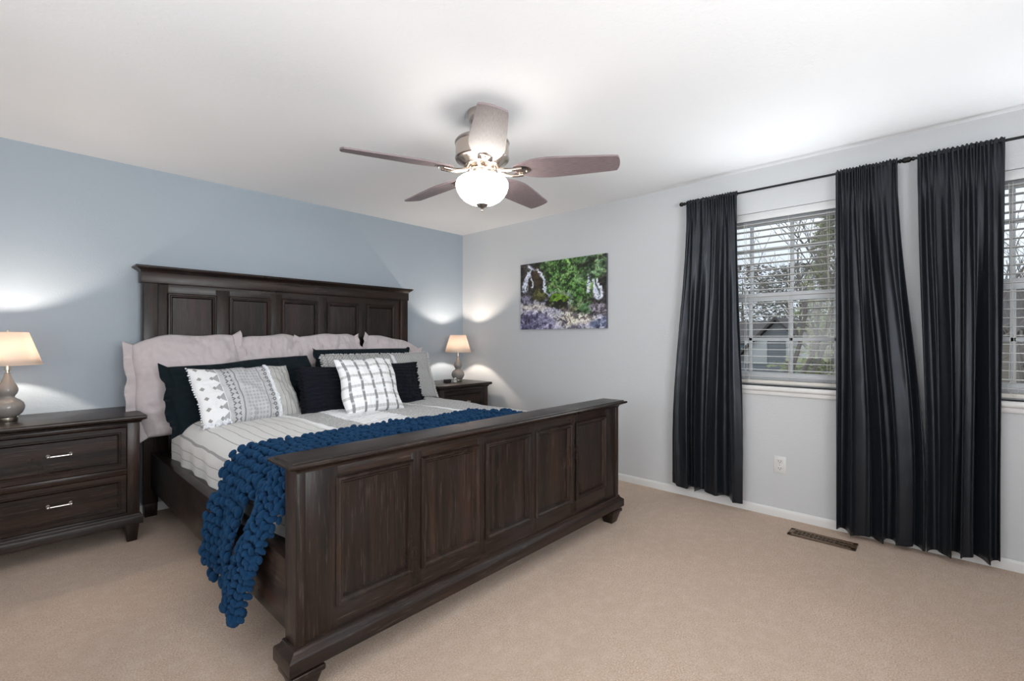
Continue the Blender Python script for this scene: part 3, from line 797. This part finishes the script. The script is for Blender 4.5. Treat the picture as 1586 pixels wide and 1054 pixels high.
# white chenille strip and tufted corner
b = MB()
for k in range(60):
    p = fn(.725+random.uniform(-.010, .010), k/59*.98+.01, -1); p.y -= .004
    b.ball(p, (.010, .008, .009), 1)
b.xf(Mx); b.build('chenille_strip', M['white_fringe'], r, smooth=180)
b = MB()
for k in range(60):
    uu = random.uniform(0, .22); p = fn(uu, .01+random.uniform(0, .04), -1)
    b.ball(p+Vector((random.uniform(-.008, .008), -.004, random.uniform(-.010, .008))), random.uniform(.006, .011), 1)
for k in range(26):
    p = fn(0.0, k/25, -1); b.ball(p+Vector((random.uniform(-.006, .003), 0, 0)), random.uniform(.004, .008), 1)
b.xf(Mx); b.build('tufted_trim', M['white_fringe'], r, smooth=180)
# grey mottled sham on the right, with pale fringe
m = Mat('grey_woven_print', rough=.92); u, v = uvnodes(m)
cx = u*.95; cz = v*.42
mot = ((cx*(2*PI/.022)).sin()*(cz*(2*PI/.022)).sin())
c = m.mix(mot.gt(.1)*.5+m.noise(150, 3, .6)*.4, (.56, .56, .55, 1), (.17, .17, .18, 1))
c = m.mix((u-.60).abs().lt(.016), c, (.80, .81, .84, 1))
c = m.mix(u.lt(.58)*(((u*(1/.06)).mod(1)-.5).abs().lt(.07)), c, (.28, .28, .29, 1))
m.color(c); m.bump(m.noise(240, 3)+m.noise(16, 3), .5, .008); M['sham2'] = m.m
r, fn, Mx = pillow('patterned_sham', 'grey mottled pillow with pale fringed edge, rightmost on the bed', 'pillow', None, (-1.435, -.69, .690), 1.04, .44, .15, 20, M['sham2'], rz=1, seed=8, pinch=.03, nu=80)
M['fringe2'] = cloth('pale_fringe', (.58, .58, .575, 1), .95, 500, .3, .2, .3)
b = MB()
def wisps(b, pts, d, n, ln):
    for k in range(n):
        a = pts(random.random()); e = Vector((d[0]*random.uniform(.5, 1.2)+random.uniform(-.006, .006), random.uniform(-.008, .008), d[1]*random.uniform(.5, 1.2)+random.uniform(-.006, .006)))*ln
        b.tube([a, a+e*.5+Vector((0, random.uniform(-.004, .004), 0)), a+e], [.0035, .003, .0015], 5)
wisps(b, lambda t: fn(1, t, -1), (1, -.3), 260, .022)
wisps(b, lambda t: fn(t, 1, -1), (0, 1), 300, .010)
wisps(b, lambda t: fn(0, t, -1), (-1, 0), 160, .018)
b.xf(Mx); b.build('fringe', M['fringe2'], r, smooth=180)
# long ruffled navy lumbar
m = Mat('ruffled_navy', (.0036, .0050, .0110, 1), .95); m.p.inputs['Specular IOR Level'].default_value = .3
u, v = uvnodes(m)
rf = ((v*75+m.noise(9, 3)*9).sin())+m.noise(60, 3)*1.2
m.bump(rf, .8, .010); M['ruffle'] = m.m
r, fn, Mx = pillow('lumbar_pillow', 'long dark navy ruffled cushion behind the checked cushion', 'cushion', None, (-1.715, -.865, .690), 1.00, .355, .15, 19, M['ruffle'], rz=0, roll=0, seed=9, pinch=.03, nu=110, nv=70, wr=.004)
b = MB()
def ruf(side):
    def f(a, q):
        p = fn(side, a, 1); p.y = 0; s = 1 if side else -1
        return p+Vector((s*(q*.032+.004*math.sin(a*70)*q)-s*.006, .012*q*math.sin(a*95+side), .006*q*math.sin(a*60)))
    return f
for sd in (0, 1):
    b = MB(); b.grid(ruf(sd), 160, 4); b.xf(Mx)
    o = b.build('ruffled_edge', M['ruffle'], r, smooth=180); md = o.modifiers.new('t', 'SOLIDIFY'); md.thickness = .003; md.offset = 0
# checked cushion
m = Mat('checked_print', rough=.88); u, v = uvnodes(m)
wu = u+(m.noise(6, 2)-.5)*.02
band = ((wu*5.2+.05).mod(1)-.5).abs().lt(.105); hb_ = ((v*5.3+.1).mod(1)-.5).abs().lt(.12)
dash = ((v*5.3+.1).mod(1)-.5).abs().lt(.40)
c = m.mix(hb_*(((u*120).sin())*.15+.75), (.86, .865, .88, 1), (.50, .50, .49, 1))
c = m.mix(band*(.45+dash*.45), c, (.20, .20, .215, 1))
m.color(c); m.bump(m.noise(300, 3)+m.noise(14, 3)*.8, .35, .008); M['check'] = m.m
pillow('checked_cushion', 'square white cushion with grey checked bands, frontmost in the middle', 'cushion', None, (-1.800, -1.115, .690), .465, .440, .15, 27, M['check'], rz=0, roll=0, seed=10, pinch=.045, wr=.004)

# ------------------------------------------------------------------ chunky knit throw
m = Mat('blue_chenille_yarn', (.004, .022, .065, 1), .95); m.p.inputs['Sheen Weight'].default_value = .2; m.p.inputs['Sheen Roughness'].default_value = .5; m.p.inputs['Specular IOR Level'].default_value = .2
m.p.inputs['Sheen Tint'].default_value = (.15, .42, .85, 1)
m.color(m.mix(m.noise(30, 3), (.0013, .015, .050, 1), (.0026, .041, .108, 1)))
m.bump(m.noise(500, 3, .7), .7, .008); M['yarn'] = m.m
kb = MB()
base = MB()
def bedtop(x, y):
    xL = -2.893; R = .13; dl = x-xL
    z = CT if dl > R else CT-R+math.sqrt(max(0, R*R-(R-dl)**2))
    return z
def path_main(s):
    """distance s from the right end: across the bed, over the edge, down the side -> (x,z,nx,nz)"""
    xs, xe, R = -1.27, -2.80, .155
    L1 = xs-xe
    if s < L1: return xs-s, CT+.012, 0, 1
    a = (s-L1)/R
    if a < PI/2*.96: return xe-R*math.sin(a), CT+.012-R+R*math.cos(a), -math.sin(a), math.cos(a)
    d = s-L1-R*PI/2*.96
    return xe-R-.012-.02*min(1, d/.2)-.02*min(1, d/.12), CT+.012-R-d, -1, .05
def stitch(p, n, t, sz, flip, jit=.12):
    """one fat loop of yarn: an ellipsoid lying on the surface, slanted"""
    t = (t-n*t.dot(n)).normalized(); bn = n.cross(t)
    ang = math.radians(38)*(1 if flip else -1)+random.uniform(-jit, jit)*1.5
    d = (t*math.cos(ang)+bn*math.sin(ang)); e = n.cross(d)
    R3 = Matrix((d, e, n)).transposed().to_4x4()
    s = sz*random.uniform(.9, 1.12)
    kb.ball(p+n*random.uniform(-.003, .005)+t*random.uniform(-.004, .004), (s*.80, s*.47, s*.50), 2, R3)
def fill(fn, s0, s1, w0, w1, ds, dw, sz):
    ns = int((s1-s0)/ds); nw = max(1, int((w1-w0)/dw))
    for i in range(ns+1):
        for j in range(nw+1):
            s = s0+ds*i; w = w0+dw*j
            r = fn(s, w)
            if r is None: continue
            p, n = r; r2 = fn(s+.01, w); p2 = r2[0] if r2 else p+Vector((0, 0, -.01))
            t = (p2-p); t = t.normalized() if t.length > 1e-6 else Vector((0, 0, -1))
            stitch(p+Vector((random.uniform(-.006, .006), random.uniform(-.006, .006), random.uniform(-.004, .004))), n, t, sz, (j % 2) == 0, .35)
END_MAIN = 2.125
def surf_main(s, w):
    x, z, nx, nz = path_main(s)
    lim = END_MAIN-.02+.03*math.sin(w*11)
    if s > lim: return None
    y = -1.715-w+.010*math.sin(s*9)
    if s < .14: y = -1.715-w-(.14-s)*1.1
    if y < -2.40: return None
    if s > 1.75 and w > .36: return None
    hgt = .010*noise.noise(Vector((s*7, w*7, 1)))
    # two soft lengthwise folds on the hanging part
    hang = max(0, min(1, (s-1.65)/.25))
    o = .014*math.sin(w*20+1.0)*hang
    return Vector((x, y, z))+Vector((nx, 0, nz))*(hgt+o+.014), Vector((nx, .0, nz)).normalized()
fill(surf_main, 0, END_MAIN, 0, .66, .040, .031, .0305)
# the bunched tail beside the footboard
A0 = Vector((-2.900, -2.34, .735)); A1 = Vector((-2.985, -2.28, .56)); A2 = Vector((-3.015, -2.18, .36)); A3 = Vector((-3.030, -2.115, .165))
def bez(t):
    return A0*(1-t)**3+A1*3*t*(1-t)**2+A2*3*t*t*(1-t)+A3*t**3
def surf_tail(s, w):
    t = s/.64
    if t > 1.01: return None
    c = bez(min(t, 1)); a = w
    tg = (bez(min(1, t+.02))-bez(max(0, t-.02))).normalized()
    side = tg.cross(Vector((-1, 0, 0))).normalized(); out = side.cross(tg).normalized()
    if out.x > 0: out = -out
    rw = .078-.006*math.sin(t*PI)-.006*t
    n = (side*math.sin(a)+out*math.cos(a)).normalized()
    return c+side*math.sin(a)*rw+out*(math.cos(a)*.036), n
fill(surf_tail, 0, .64, -1.45, 1.45, .034, .36, .0245)
for k in range(12):    # tucked end of the tail
    a = k/12*2*PI; kb.ball(A3+Vector((random.uniform(-.018, .012), .06*math.cos(a), .02*math.sin(a))), (.022, .026, .022), 2)
# backing so that no gaps show between the loops
def bk(u, v):
    r = surf_main(u*(END_MAIN-.06), v*(.64 if u*(END_MAIN-.06) < 1.75 else .35))
    if r is None:
        r = surf_main(u*(END_MAIN-.06), .3)
    return r[0]-r[1]*.010
kb.grid(bk, 60, 20, uv=False)
kb.grid(lambda u, v: (lambda r: r[0]-r[1]*.010)(surf_tail(u*.63, -1.4+2.8*v)), 20, 10, uv=False)
th = kb.build('knit_throw', M['yarn'], loc=(-2.4, -2.0, .45), smooth=180)
tag(th, 'chunky knitted blue throw draped over the foot of the bed', 'throw blanket')

# ================================================================== NIGHTSTANDS
def nightstand(cx, label, hw=.385):
    x0, x1 = cx-hw, cx+hw; yf = -.552; yb = -.045
    root = empty('nightstand', (cx, (yf+yb)/2, 0), label, 'nightstand', 'matching dark wooden nightstands')
    bx0, bx1 = x0+.030, x1-.030
    c = MB().box(bx0, bx0+.062, yf+.018, yb, .10, .725, .004).box(bx1-.062, bx1, yf+.018, yb, .10, .725, .004)
    c.box(bx0+.05, bx1-.05, yb-.02, yb, .12, .72)
    c.build('carcass', M['wood_z'], root)
    MB().box(bx0+.055, bx1-.055, yf+.022, yb-.02, .700, .725, .002).box(bx0+.055, bx1-.055, yf+.022, yb-.02, .415, .450, .002).box(bx0+.055, bx1-.055, yf+.022, yb-.02, .15, .182, .002).build('rail', M['wood_x'], root)
    MB().stack(bx0, bx1, yf+.014, yb, [(.000, .722), (.006, .725), (.008, .733), (.020, .739), (.028, .742), (.031, .748), (.031, .760), (.027, .766), (.018, .768)]).build('top', M['wood_x'], root, smooth=40)
    MB().stack(bx0, bx1, yf+.018, yb, [(.008, .104), (.014, .107), (.014, .146), (.012, .152), (.004, .158), (.002, .166)]).build('base_moulding', M['wood_x'], root, smooth=40)
    for z0, z1 in ((.453, .698), (.185, .413)):
        dx0, dx1 = bx0+.064, bx1-.064; yd = yf+.020
        d = MB().box(dx0+.03, dx1-.03, yd+.004, yd+.02, z0+.03, z1-.03)
        d.ring(dx0, dx1, z0, z1, yd, [(0, -.02), (0, .000), (.002, .002), (.026, .002), (.029, .007), (.034, .007), (.038, .002), (.044, -.004), (.046, -.006)])
        d.box(dx0+.001, dx1-.001, yd+.012, yb-.03, z0+.001, z1-.001)
        dr = d.build('drawer', M['wood_x'], root, smooth=25)
        zc = (z0+z1)/2+.008; hx = cx
        h = MB(); 
        for s in (-1, 1):
            h.tube([(hx+s*.046, yd+.008, zc), (hx+s*.046, yd-.002, zc), (hx+s*.046, yd-.005, zc), (hx+s*.046, yd-.026, zc)], [.009, .009, .0055, .005], 14)
            h.ball((hx+s*.046, yd-.028, zc), (.0088, .0088, .0088), 2)
        h.tube([(hx-.044, yd-.028, zc), (hx+.044, yd-.028, zc)], .0042, 10)
        h.build('handle', M['steel'], dr)
    for fx in (bx0+.036, bx1-.036):
        for fy in (yf+.052, yb-.034):
            MB().taper(fx, fy, 0, .105, .024, .034).build('leg', M['wood_z'], root)
    return root
nightstand(-3.435, 'dark two-drawer nightstand at the left edge, left of the bed')
nightstand(-.436, 'dark nightstand in the far corner, right of the bed', .359)

# ------------------------------------------------------------------ table lamps
M['ceramic'] = Mat('taupe_glazed_ceramic', (.235, .215, .20, 1), .14).m
M['lamp_metal'] = Mat('pale_gold_metal', (.62, .56, .46, 1), .28, Metallic=1).m
m = Mat('linen_shade'); df = m.node('ShaderNodeBsdfDiffuse'); tl = m.node('ShaderNodeBsdfTranslucent'); mx_ = m.node('ShaderNodeMixShader')
cc = m.mix(m.noise(260, 2, .5), (.85, .75, .67, 1), (.93, .85, .78, 1)); m.link(cc, df.inputs[0]); m.link(cc, tl.inputs[0])
mx_.inputs[0].default_value = .50; m.link(df.outputs[0], mx_.inputs[1]); m.link(tl.outputs[0], mx_.inputs[2]); m.link(mx_.outputs[0], m.out.inputs['Surface']); M['shade'] = m.m
m = Mat('lit_bulb', (1, .9, .8, 1), .4); m.p.inputs['Emission Color'].default_value = (1, .78, .55, 1); m.p.inputs['Emission Strength'].default_value = 12; M['bulb'] = m.m
def lamp(x, y, label):
    z = .768; root = empty('table_lamp', (x, y, z), label, 'lamp', 'gourd lamps on the nightstands')
    MB().lathe([(0, 0), (.040, 0), (.042, .003), (.042, .022), (.039, .025), (0, .025)], (x, y, z)).build('foot', M['lamp_metal'], root)
    pr = [(0, .024), (.034, .024), (.046, .030), (.060, .046), (.069, .068), (.070, .084), (.064, .102), (.050, .118), (.035, .128), (.029, .135), (.031, .144), (.038, .154), (.043, .168), (.043, .182), (.037, .200), (.027, .220), (.019, .240), (.014, .258), (.012, .272), (0, .274)]
    # smooth the gourd
    pts = []
    for i in range(len(pr)-1):
        pts.append(pr[i])
    pts.append(pr[-1])
    MB().lathe(pts, (x, y, z), 48).build('body', M['ceramic'], root, smooth=60)
    MB().lathe([(0, .27), (.008, .27), (.008, .285), (.014, .287), (.014, .33), (.0, .33)], (x, y, z), 20).build('socket', M['lamp_metal'], root)
    st = MB(); zt = .500
    st.lathe([(.141, .318), (.0845, zt)], (x, y, z), 64)
    o = st.build('shade', M['shade'], root, smooth=60); md = o.modifiers.new('t', 'SOLIDIFY'); md.thickness = .0016; md.offset = 0
    for rr, zz in ((.141, .318), (.0845, zt)):
        tr_ = MB().tube([(x+rr*math.cos(a*PI/24), y+rr*math.sin(a*PI/24), z+zz) for a in range(49)], .0018, 6, cap=False)
        tr_.build('shade_rim', M['shade'], root)
    sp = MB()
    for k in range(3):
        a = k*2*PI/3+.4; sp.tube([(x, y, z+zt-.012), (x+.083*math.cos(a), y+.083*math.sin(a), z+zt-.004)], .0014, 6)
    sp.tube([(x, y, z+zt-.014), (x, y, z+zt+.012)], .004, 8); sp.build('spider', M['lamp_metal'], root)
    MB().lathe([(0, .328), (.012, .333), (.015, .345), (.026, .365), (.030, .385), (.026, .403), (.014, .415), (0, .418)], (x, y, z), 20).build('bulb', M['bulb'], root)
    d = bpy.data.lights.new('lamp_light', 'POINT'); d.energy = LAMP_W; d.color = (1, .86, .73); d.shadow_soft_size = .012
    l = bpy.data.objects.new('lamp_light', d); C.objects.link(l); l.parent = root; l.location = (0, 0, .440)
lamp(-3.632, -.285, 'lit table lamp with grey gourd base at the left edge')
lamp(-.315, -.285, 'lit table lamp with grey gourd base in the far corner')
# small things on the right nightstand
root = empty('alarm_clock', (-.475, -.300, .768), 'small black clock left of the far lamp', 'clock')
MB().box(-.515, -.435, -.318, -.285, .769, .803, .005, 3).build('case', Mat('black_plastic', (.012, .012, .013, 1), .35).m, root)
MB().box(-.509, -.441, -.3188, -.3178, .774, .798).build('display', Mat('clock_display', (.02, .018, .02, 1), .15).m, root, smooth=0)
root = empty('small_gadget', (-.395, -.33, .768), 'tiny white gadget between clock and far lamp', 'gadget')
MB().lathe([(0, 0), (.020, 0), (.022, .004), (.020, .016), (.0, .018)], (-.395, -.33, .769), 24).build('base', M['plate'], root)
MB().ball((-.392, -.332, .802), (.017, .010, .015), 3).build('head', M['plate'], root)
MB().ball((-.395, -.3425, .802), (.006, .002, .006), 2).build('button', M['slot'], root)

# ================================================================== CEILING FAN
FX, FY, FZ = -1.909, -2.341, 2.087
fan = empty('ceiling_fan', (FX, FY, H), 'five-bladed ceiling fan with lit glass bowl above the bed', 'ceiling fan')
MB().lathe([(0, 0), (.076, 0), (.078, -.006), (.077, -.030), (.070, -.050), (.054, -.070), (.034, -.084), (.022, -.090), (0, -.091)], (FX, FY, H)).build('canopy', M['nickel'], fan)
MB().lathe([(.013, 2.20), (.013, 2.36)], (FX, FY, 0), 20).lathe([(.028, 2.250), (.028, 2.275), (.022, 2.285), (.013, 2.287)], (FX, FY, 0), 24).build('downrod', M['nickel'], fan)
MB().lathe([(0, 2.262), (.060, 2.260), (.110, 2.252), (.134, 2.243), (.141, 2.234), (.140, 2.228), (.136, 2.222), (.135, 2.168), (.138, 2.160), (.139, 2.150), (.134, 2.143), (.120, 2.138), (.112, 2.130), (.100, 2.122), (.092, 2.112), (.070, 2.106), (0, 2.104)], (FX, FY, 0), 56).build('motor_housing', M['nickel'], fan, smooth=30)
m = Mat('greyed_oak_blade', rough=.5); g = m.noise(60, 5, .65, (1, 1, 1), kind='UV'); 
u, v = uvnodes(m)
gr = N(m.t, m.noise(14, 5, .65, (.9, 9, 1), kind='UV').k)
m.color(m.ramp(gr, [(.30, (.10, .072, .078, 1)), (.5, (.20, .152, .160, 1)), (.70, (.31, .25, .255, 1))]))
M['blade'] = m.m
M['blade_edge'] = Mat('blade_edge', (.06, .05, .05, 1), .5).m
pitch = math.radians(13)
for k in range(5):
    th_ = 2.755-k*2*PI/5
    er = Vector((math.cos(th_), math.sin(th_), 0)); et = Vector((-math.sin(th_), math.cos(th_), 0))
    def P(r, t, dz=0, base=Vector((FX, FY, FZ))): return base+er*r+et*t*math.cos(pitch)+Vector((0, 0, -t*math.sin(pitch)+dz))
    # outline half-widths along radius
    def hw(r):
        s = (r-.165)/(.690-.165)
        w = .083*(1-.30*max(0, s-.38)**1.15/.62**1.15)
        if s < .34: w *= math.sin(PI/2*min(1, (s/.34)*.78+.22))**.9
        return w
    nn_ = 44
    b = MB(); b.uv = b.b.loops.layers.uv.new('UVMap')
    def pt(u, v):
        r = .165+(.690-.165)*u; t = (v*2-1)*hw(r)
        # squared tip with clipped, slightly curved corners
        if u > .93: r2 = .165+(.690-.165)*.93; r = r2+(r-r2)*(1-.35*abs(v*2-1)**2.5)
        return r, t
    for dz in (-.004, .004): b.grid(lambda u, v: P(*pt(u, v), dz), nn_, 12)
    for vv in (0, 1): b.grid(lambda u, v: P(*pt(u, vv), -.004+.008*v), nn_, 1)
    for uu in (0, 1): b.grid(lambda u, v: P(*pt(uu, v), -.004+.008*u), 1, 12)
    b.build('blade', M['blade'], fan, smooth=30, weld=1e-4)
    ir = MB()
    # blade iron: forked arm with a plate under the blade
    for s in (-1, 1):
        pts = [Vector((FX, FY, 2.113))+er*.075+et*s*.010]
        for q in range(1, 9):
            t = q/8; r = .075+t*.135
            pts.append(P(r, s*(.012+.016*math.sin(t*PI*.6)), -.012)+Vector((0, 0, (2.104-FZ)*(1-t)-.010*math.sin(t*PI))))
        ir.tube(pts, [.010]*3+[.009]*6, 10)
    pl = [(P(.185+.07*a, (bq*2-1)*(.034-.012*a*a), -.009)) for a in (0,) for bq in (0,)]
    ir.grid(lambda a, bq: P(.180+.070*a, (bq*2-1)*(.036*math.sqrt(max(.02, 1-a*a*.92))), -.0065-.004*(1-(bq*2-1)**2)), 10, 8, uv=False)
    ir.grid(lambda a, bq: P(.180+.070*a, (bq*2-1)*(.036*math.sqrt(max(.02, 1-a*a*.92))), -.0045), 10, 8, uv=False)
    for sx, sy in ((.195, .018), (.195, -.018), (.232, 0)): ir.ball(P(sx, sy, -.013), .0045, 2)
    ir.build('blade_iron', M['nickel'], fan, smooth=60, weld=1e-4)
MB().lathe([(0, 2.106), (.052, 2.106), (.060, 2.100), (.062, 2.090), (.066, 2.086), (.072, 2.082), (.070, 2.074), (.066, 2.062), (0, 2.062)], (FX, FY, 0), 40).build('light_fitter', M['nickel'], fan)
m = Mat('frosted_bowl', (.9, .88, .84, 1), .3); m.p.inputs['Emission Color'].default_value = (1, .955, .88, 1); m.p.inputs['Emission Strength'].default_value = FAN_EMIT; M['bowl'] = m.m
MB().lathe([(.062, 2.068), (.088, 2.062), (.112, 2.053), (.128, 2.040), (.1345, 2.024), (.134, 2.008), (.127, 1.985), (.113, 1.962), (.094, 1.943), (.070, 1.929), (.042, 1.920), (.0, 1.917)], (FX, FY, 0), 56).build('glass_bowl', M['bowl'], fan, smooth=60)
MB().lathe([(0, 1.924), (.030, 1.922), (.031, 1.918), (.024, 1.910), (.012, 1.904), (.006, 1.899), (.004, 1.892), (.006, 1.888), (.005, 1.884), (0, 1.882)], (FX, FY, 0), 28).build('finial', Mat('dark_nickel', (.25, .22, .20, 1), .35, Metallic=.9).m, fan)

FAN_M = Matrix.Translation((0, 0, -.304)) @ Matrix.Scale(1.04, 4) @ Matrix.Translation((0, 0, .34))
for ch in fan.children:
    if not ch.name.startswith(('canopy', 'downrod')): ch.data.transform(FAN_M)

# ================================================================== OUTSIDE
GZ = -3.0
m = Mat('winter_lawn', (.12, .11, .07, 1), .95); m.color(m.mix(m.noise(.6, 5), (.16, .13, .09, 1), (.09, .11, .05, 1))); M['lawn'] = m.m
struct(MB().box(.5, 120, -70, 80, GZ-.2, GZ).build('ground', M['lawn'], smooth=0))
def ray_pt(px, py, d):
    a = math.radians(47.204); f = Vector((math.sin(a), math.cos(a), 0)); r = Vector((math.cos(a), -math.sin(a), 0))
    return CAM+f*d+r*((px-793)/724.6*d)+Vector((0, 0, -(py-523.6)/724.6*d))
def siding(name, col, pitch=.14):
    m = Mat(name, col, .8); x, y, z = m.xyz()
    s = ((z*(1/pitch)).mod(1)).lt(.12); m.color(m.mix(s, col, tuple(c*.65 for c in col[:3])+(1,))); return m.m
M['blue_siding'] = siding('blue_siding', (.27, .37, .43, 1)); M['grey_siding'] = siding('grey_siding', (.27, .29, .32, 1))
M['brown_siding'] = siding('tan_siding', (.30, .26, .23, 1))
M['shingle'] = Mat('grey_shingle', (.10, .09, .09, 1), .9).m
def house(cx, cy, wx_, wy_, eave, ridge, axis, mat, label, group='neighbouring houses beyond the windows'):
    root = empty('house', (cx, cy, GZ), label, 'house', group)
    x0, x1, y0, y1 = cx-wx_/2, cx+wx_/2, cy-wy_/2, cy+wy_/2
    b = MB().box(x0, x1, y0, y1, GZ, eave)
    def gable(a, along):
        if along == 'x': return [(a, y0, eave), (a, y1, eave), (a, cy, ridge)]
        return [(x0, a, eave), (x1, a, eave), (cx, a, ridge)]
    for a in ((x0, x1) if axis == 'x' else (y0, y1)):
        b.b.faces.new([b.b.verts.new(p) for p in gable(a, axis)])
    b.build('wall', mat, root, smooth=0)
    r = MB(); o = .35
    sl = (ridge-eave)/((wy_ if axis == 'x' else wx_)/2)
    for s in (-1, 1):
        if axis == 'x':
            q = [(x0-o, cy, ridge+.06), (x1+o, cy, ridge+.06), (x1+o, cy+s*(wy_/2+o), eave+.06-o*sl), (x0-o, cy+s*(wy_/2+o), eave+.06-o*sl)]
        else:
            q = [(cx, y0-o, ridge+.06), (cx, y1+o, ridge+.06), (cx+s*(wx_/2+o), y1+o, eave+.06-o*sl), (cx+s*(wx_/2+o), y0-o, eave+.06-o*sl)]
        A = [r.b.verts.new(p) for p in q]; B = [r.b.verts.new((p[0], p[1], p[2]+.14)) for p in q]
        r.b.faces.new(A); r.b.faces.new(B[::-1])
        for i in range(4): r.b.faces.new((A[i], A[(i+1) % 4], B[(i+1) % 4], B[i]))
    r.build('roof', M['shingle'], root, smooth=0)
    for k in (-.28, .28):
        if axis == 'x':
            yy = cy+k*wy_; MB().box(x0-.05, x0+.02, yy-.5, yy+.5, GZ+3.0, GZ+4.2, .01).build('window', M['vinyl'], root)
        else:
            xx = cx+k*wx_; MB().box(x0-.05, x0+.02, cy+k*wy_-.5, cy+k*wy_+.5, GZ+1.0, GZ+2.2, .01).build('window', M['vinyl'], root)
    return root
p = ray_pt(1203, 497, 22)
house(p.x+4, p.y, 8, 3.2, .35, p.z, 'x', M['grey_siding'], 'small grey gabled house seen low through the left window')
p = ray_pt(1150, 505, 27)
house(p.x+9, p.y+2.5, 9, 11, .9, 2.3, 'y', M['blue_siding'], 'pale blue house behind the grey gable, left window')
p = ray_pt(1590, 450, 20)
house(p.x+3.5, p.y, 8, 9, 1.6, 3.5, 'y', M['brown_siding'], 'tan house with low roof seen through the right window')

M['bark'] = Mat('grey_bark', (.20, .175, .16, 1), .9).m
def foliage_mat(name, a, b_):
    m = Mat(name, a, .8); m.color(m.mix(m.noise(1.2, 4), a, b_)); return m.m
M['needles'] = foliage_mat('evergreen_needles', (.26, .29, .17, 1), (.62, .62, .42, 1))
M['dark_needles'] = foliage_mat('dark_evergreen_needles', (.16, .17, .14, 1), (.33, .32, .28, 1))
M['twigs'] = foliage_mat('dead_leaves', (.24, .21, .20, 1), (.42, .39, .38, 1))
def bare_tree(x, y, h, seed, label):
    rn = random.Random(seed); root = empty('bare_tree', (x, y, GZ), label, 'tree', 'trees outside the windows'); b = MB(); tw = MB()
    def br(p, d, L, r, lv):
        pts = [p]; dd = d.copy()
        for i in range(4):
            dd = (dd+Vector((rn.uniform(-.18, .18), rn.uniform(-.18, .18), rn.uniform(-.02, .12)))).normalized()
            pts.append(pts[-1]+dd*L/4)
        (b if lv < 2 else tw).tube(pts, [r, r*.9, r*.8, r*.7, r*.6], 6 if lv < 3 else 4)
        if lv >= 6: return
        for k in range(3 if lv < 4 else 2):
            q = pts[rn.randint(2, 4)]; nd = (dd+Vector((rn.uniform(-.9, .9), rn.uniform(-.9, .9), rn.uniform(-.1, .6)))).normalized()
            br(q, nd, L*rn.uniform(.55, .8), r*.55, lv+1)
    br(Vector((x, y, GZ)), Vector((0, 0, 1)), h*.36, h*.011, 0)
    b.build('trunk', M['bark'], root, smooth=60); tw.build('branches', M['bark'], root, smooth=60)
def leafy_tree(x, y, h, w, seed, mat, label, conic=True, n=5200, z0=.08):
    rn = random.Random(seed); root = empty('evergreen_tree', (x, y, GZ), label, 'tree', 'trees outside the windows')
    MB().tube([(x, y, GZ), (x+.05, y, GZ+h*.5), (x, y, GZ+h*.92)], [h*.02, h*.012, .02], 8).build('trunk', M['bark'], root)
    me = bpy.data.meshes.new('foliage'); V = []; F = []
    for k in range(n):
        t = z0+(1-z0)*rn.random()**1.15; prof = (1-t)**.8 if conic else math.sqrt(max(0, 1-(2*t-1)**2))
        a = rn.uniform(0, 2*PI); rr = w*prof*math.sqrt(rn.random())*(.75+.35*math.sin(a*3+t*22+seed))
        c = Vector((x+rr*math.cos(a), y+rr*math.sin(a), GZ+h*t)); s = rn.uniform(.10, .26)*h/10
        d = Vector((math.cos(a), math.sin(a), rn.uniform(-.5, .3))).normalized()*s*1.6; e = Vector((rn.uniform(-1, 1), rn.uniform(-1, 1), rn.uniform(-1, 1))).normalized()*s*.5
        i = len(V); V += [c-e*.6, c+d*.5-e*.9, c+d, c+d*.5+e*.9]; F.append((i, i+1, i+2, i+3))
    me.from_pydata(V, [], F); me.materials.append(mat); o = bpy.data.objects.new('foliage', me); C.objects.link(o)
    o.parent = root; me.transform(Matrix.Translation(-Vector((x, y, GZ))))
p = ray_pt(1190, 500, 13); bare_tree(p.x, p.y, 10.5, 4, 'bare branching tree standing before the houses, left window')
p = ray_pt(1275, 500, 8); bare_tree(p.x, p.y, 8.0, 9, 'bare tree just left of the green evergreen, left window')
p = ray_pt(1295, 500, 18); leafy_tree(p.x, p.y, 9.8, 2.6, 2, M['needles'], 'tall yellow-green evergreen on the right of the left window')
p = ray_pt(1240, 500, 48); leafy_tree(p.x, p.y, 11.9, 7.2, 3, M['dark_needles'], 'broad dark evergreen far behind, middle of the left window', conic=False, n=8000)
p = ray_pt(1150, 500, 66); leafy_tree(p.x, p.y, 14.5, 9.0, 5, M['twigs'], 'brownish tree crown far behind the blue house, left window', conic=False, n=8000)
p = ray_pt(1600, 500, 13); bare_tree(p.x, p.y, 9, 14, 'bare tree seen through the right window')
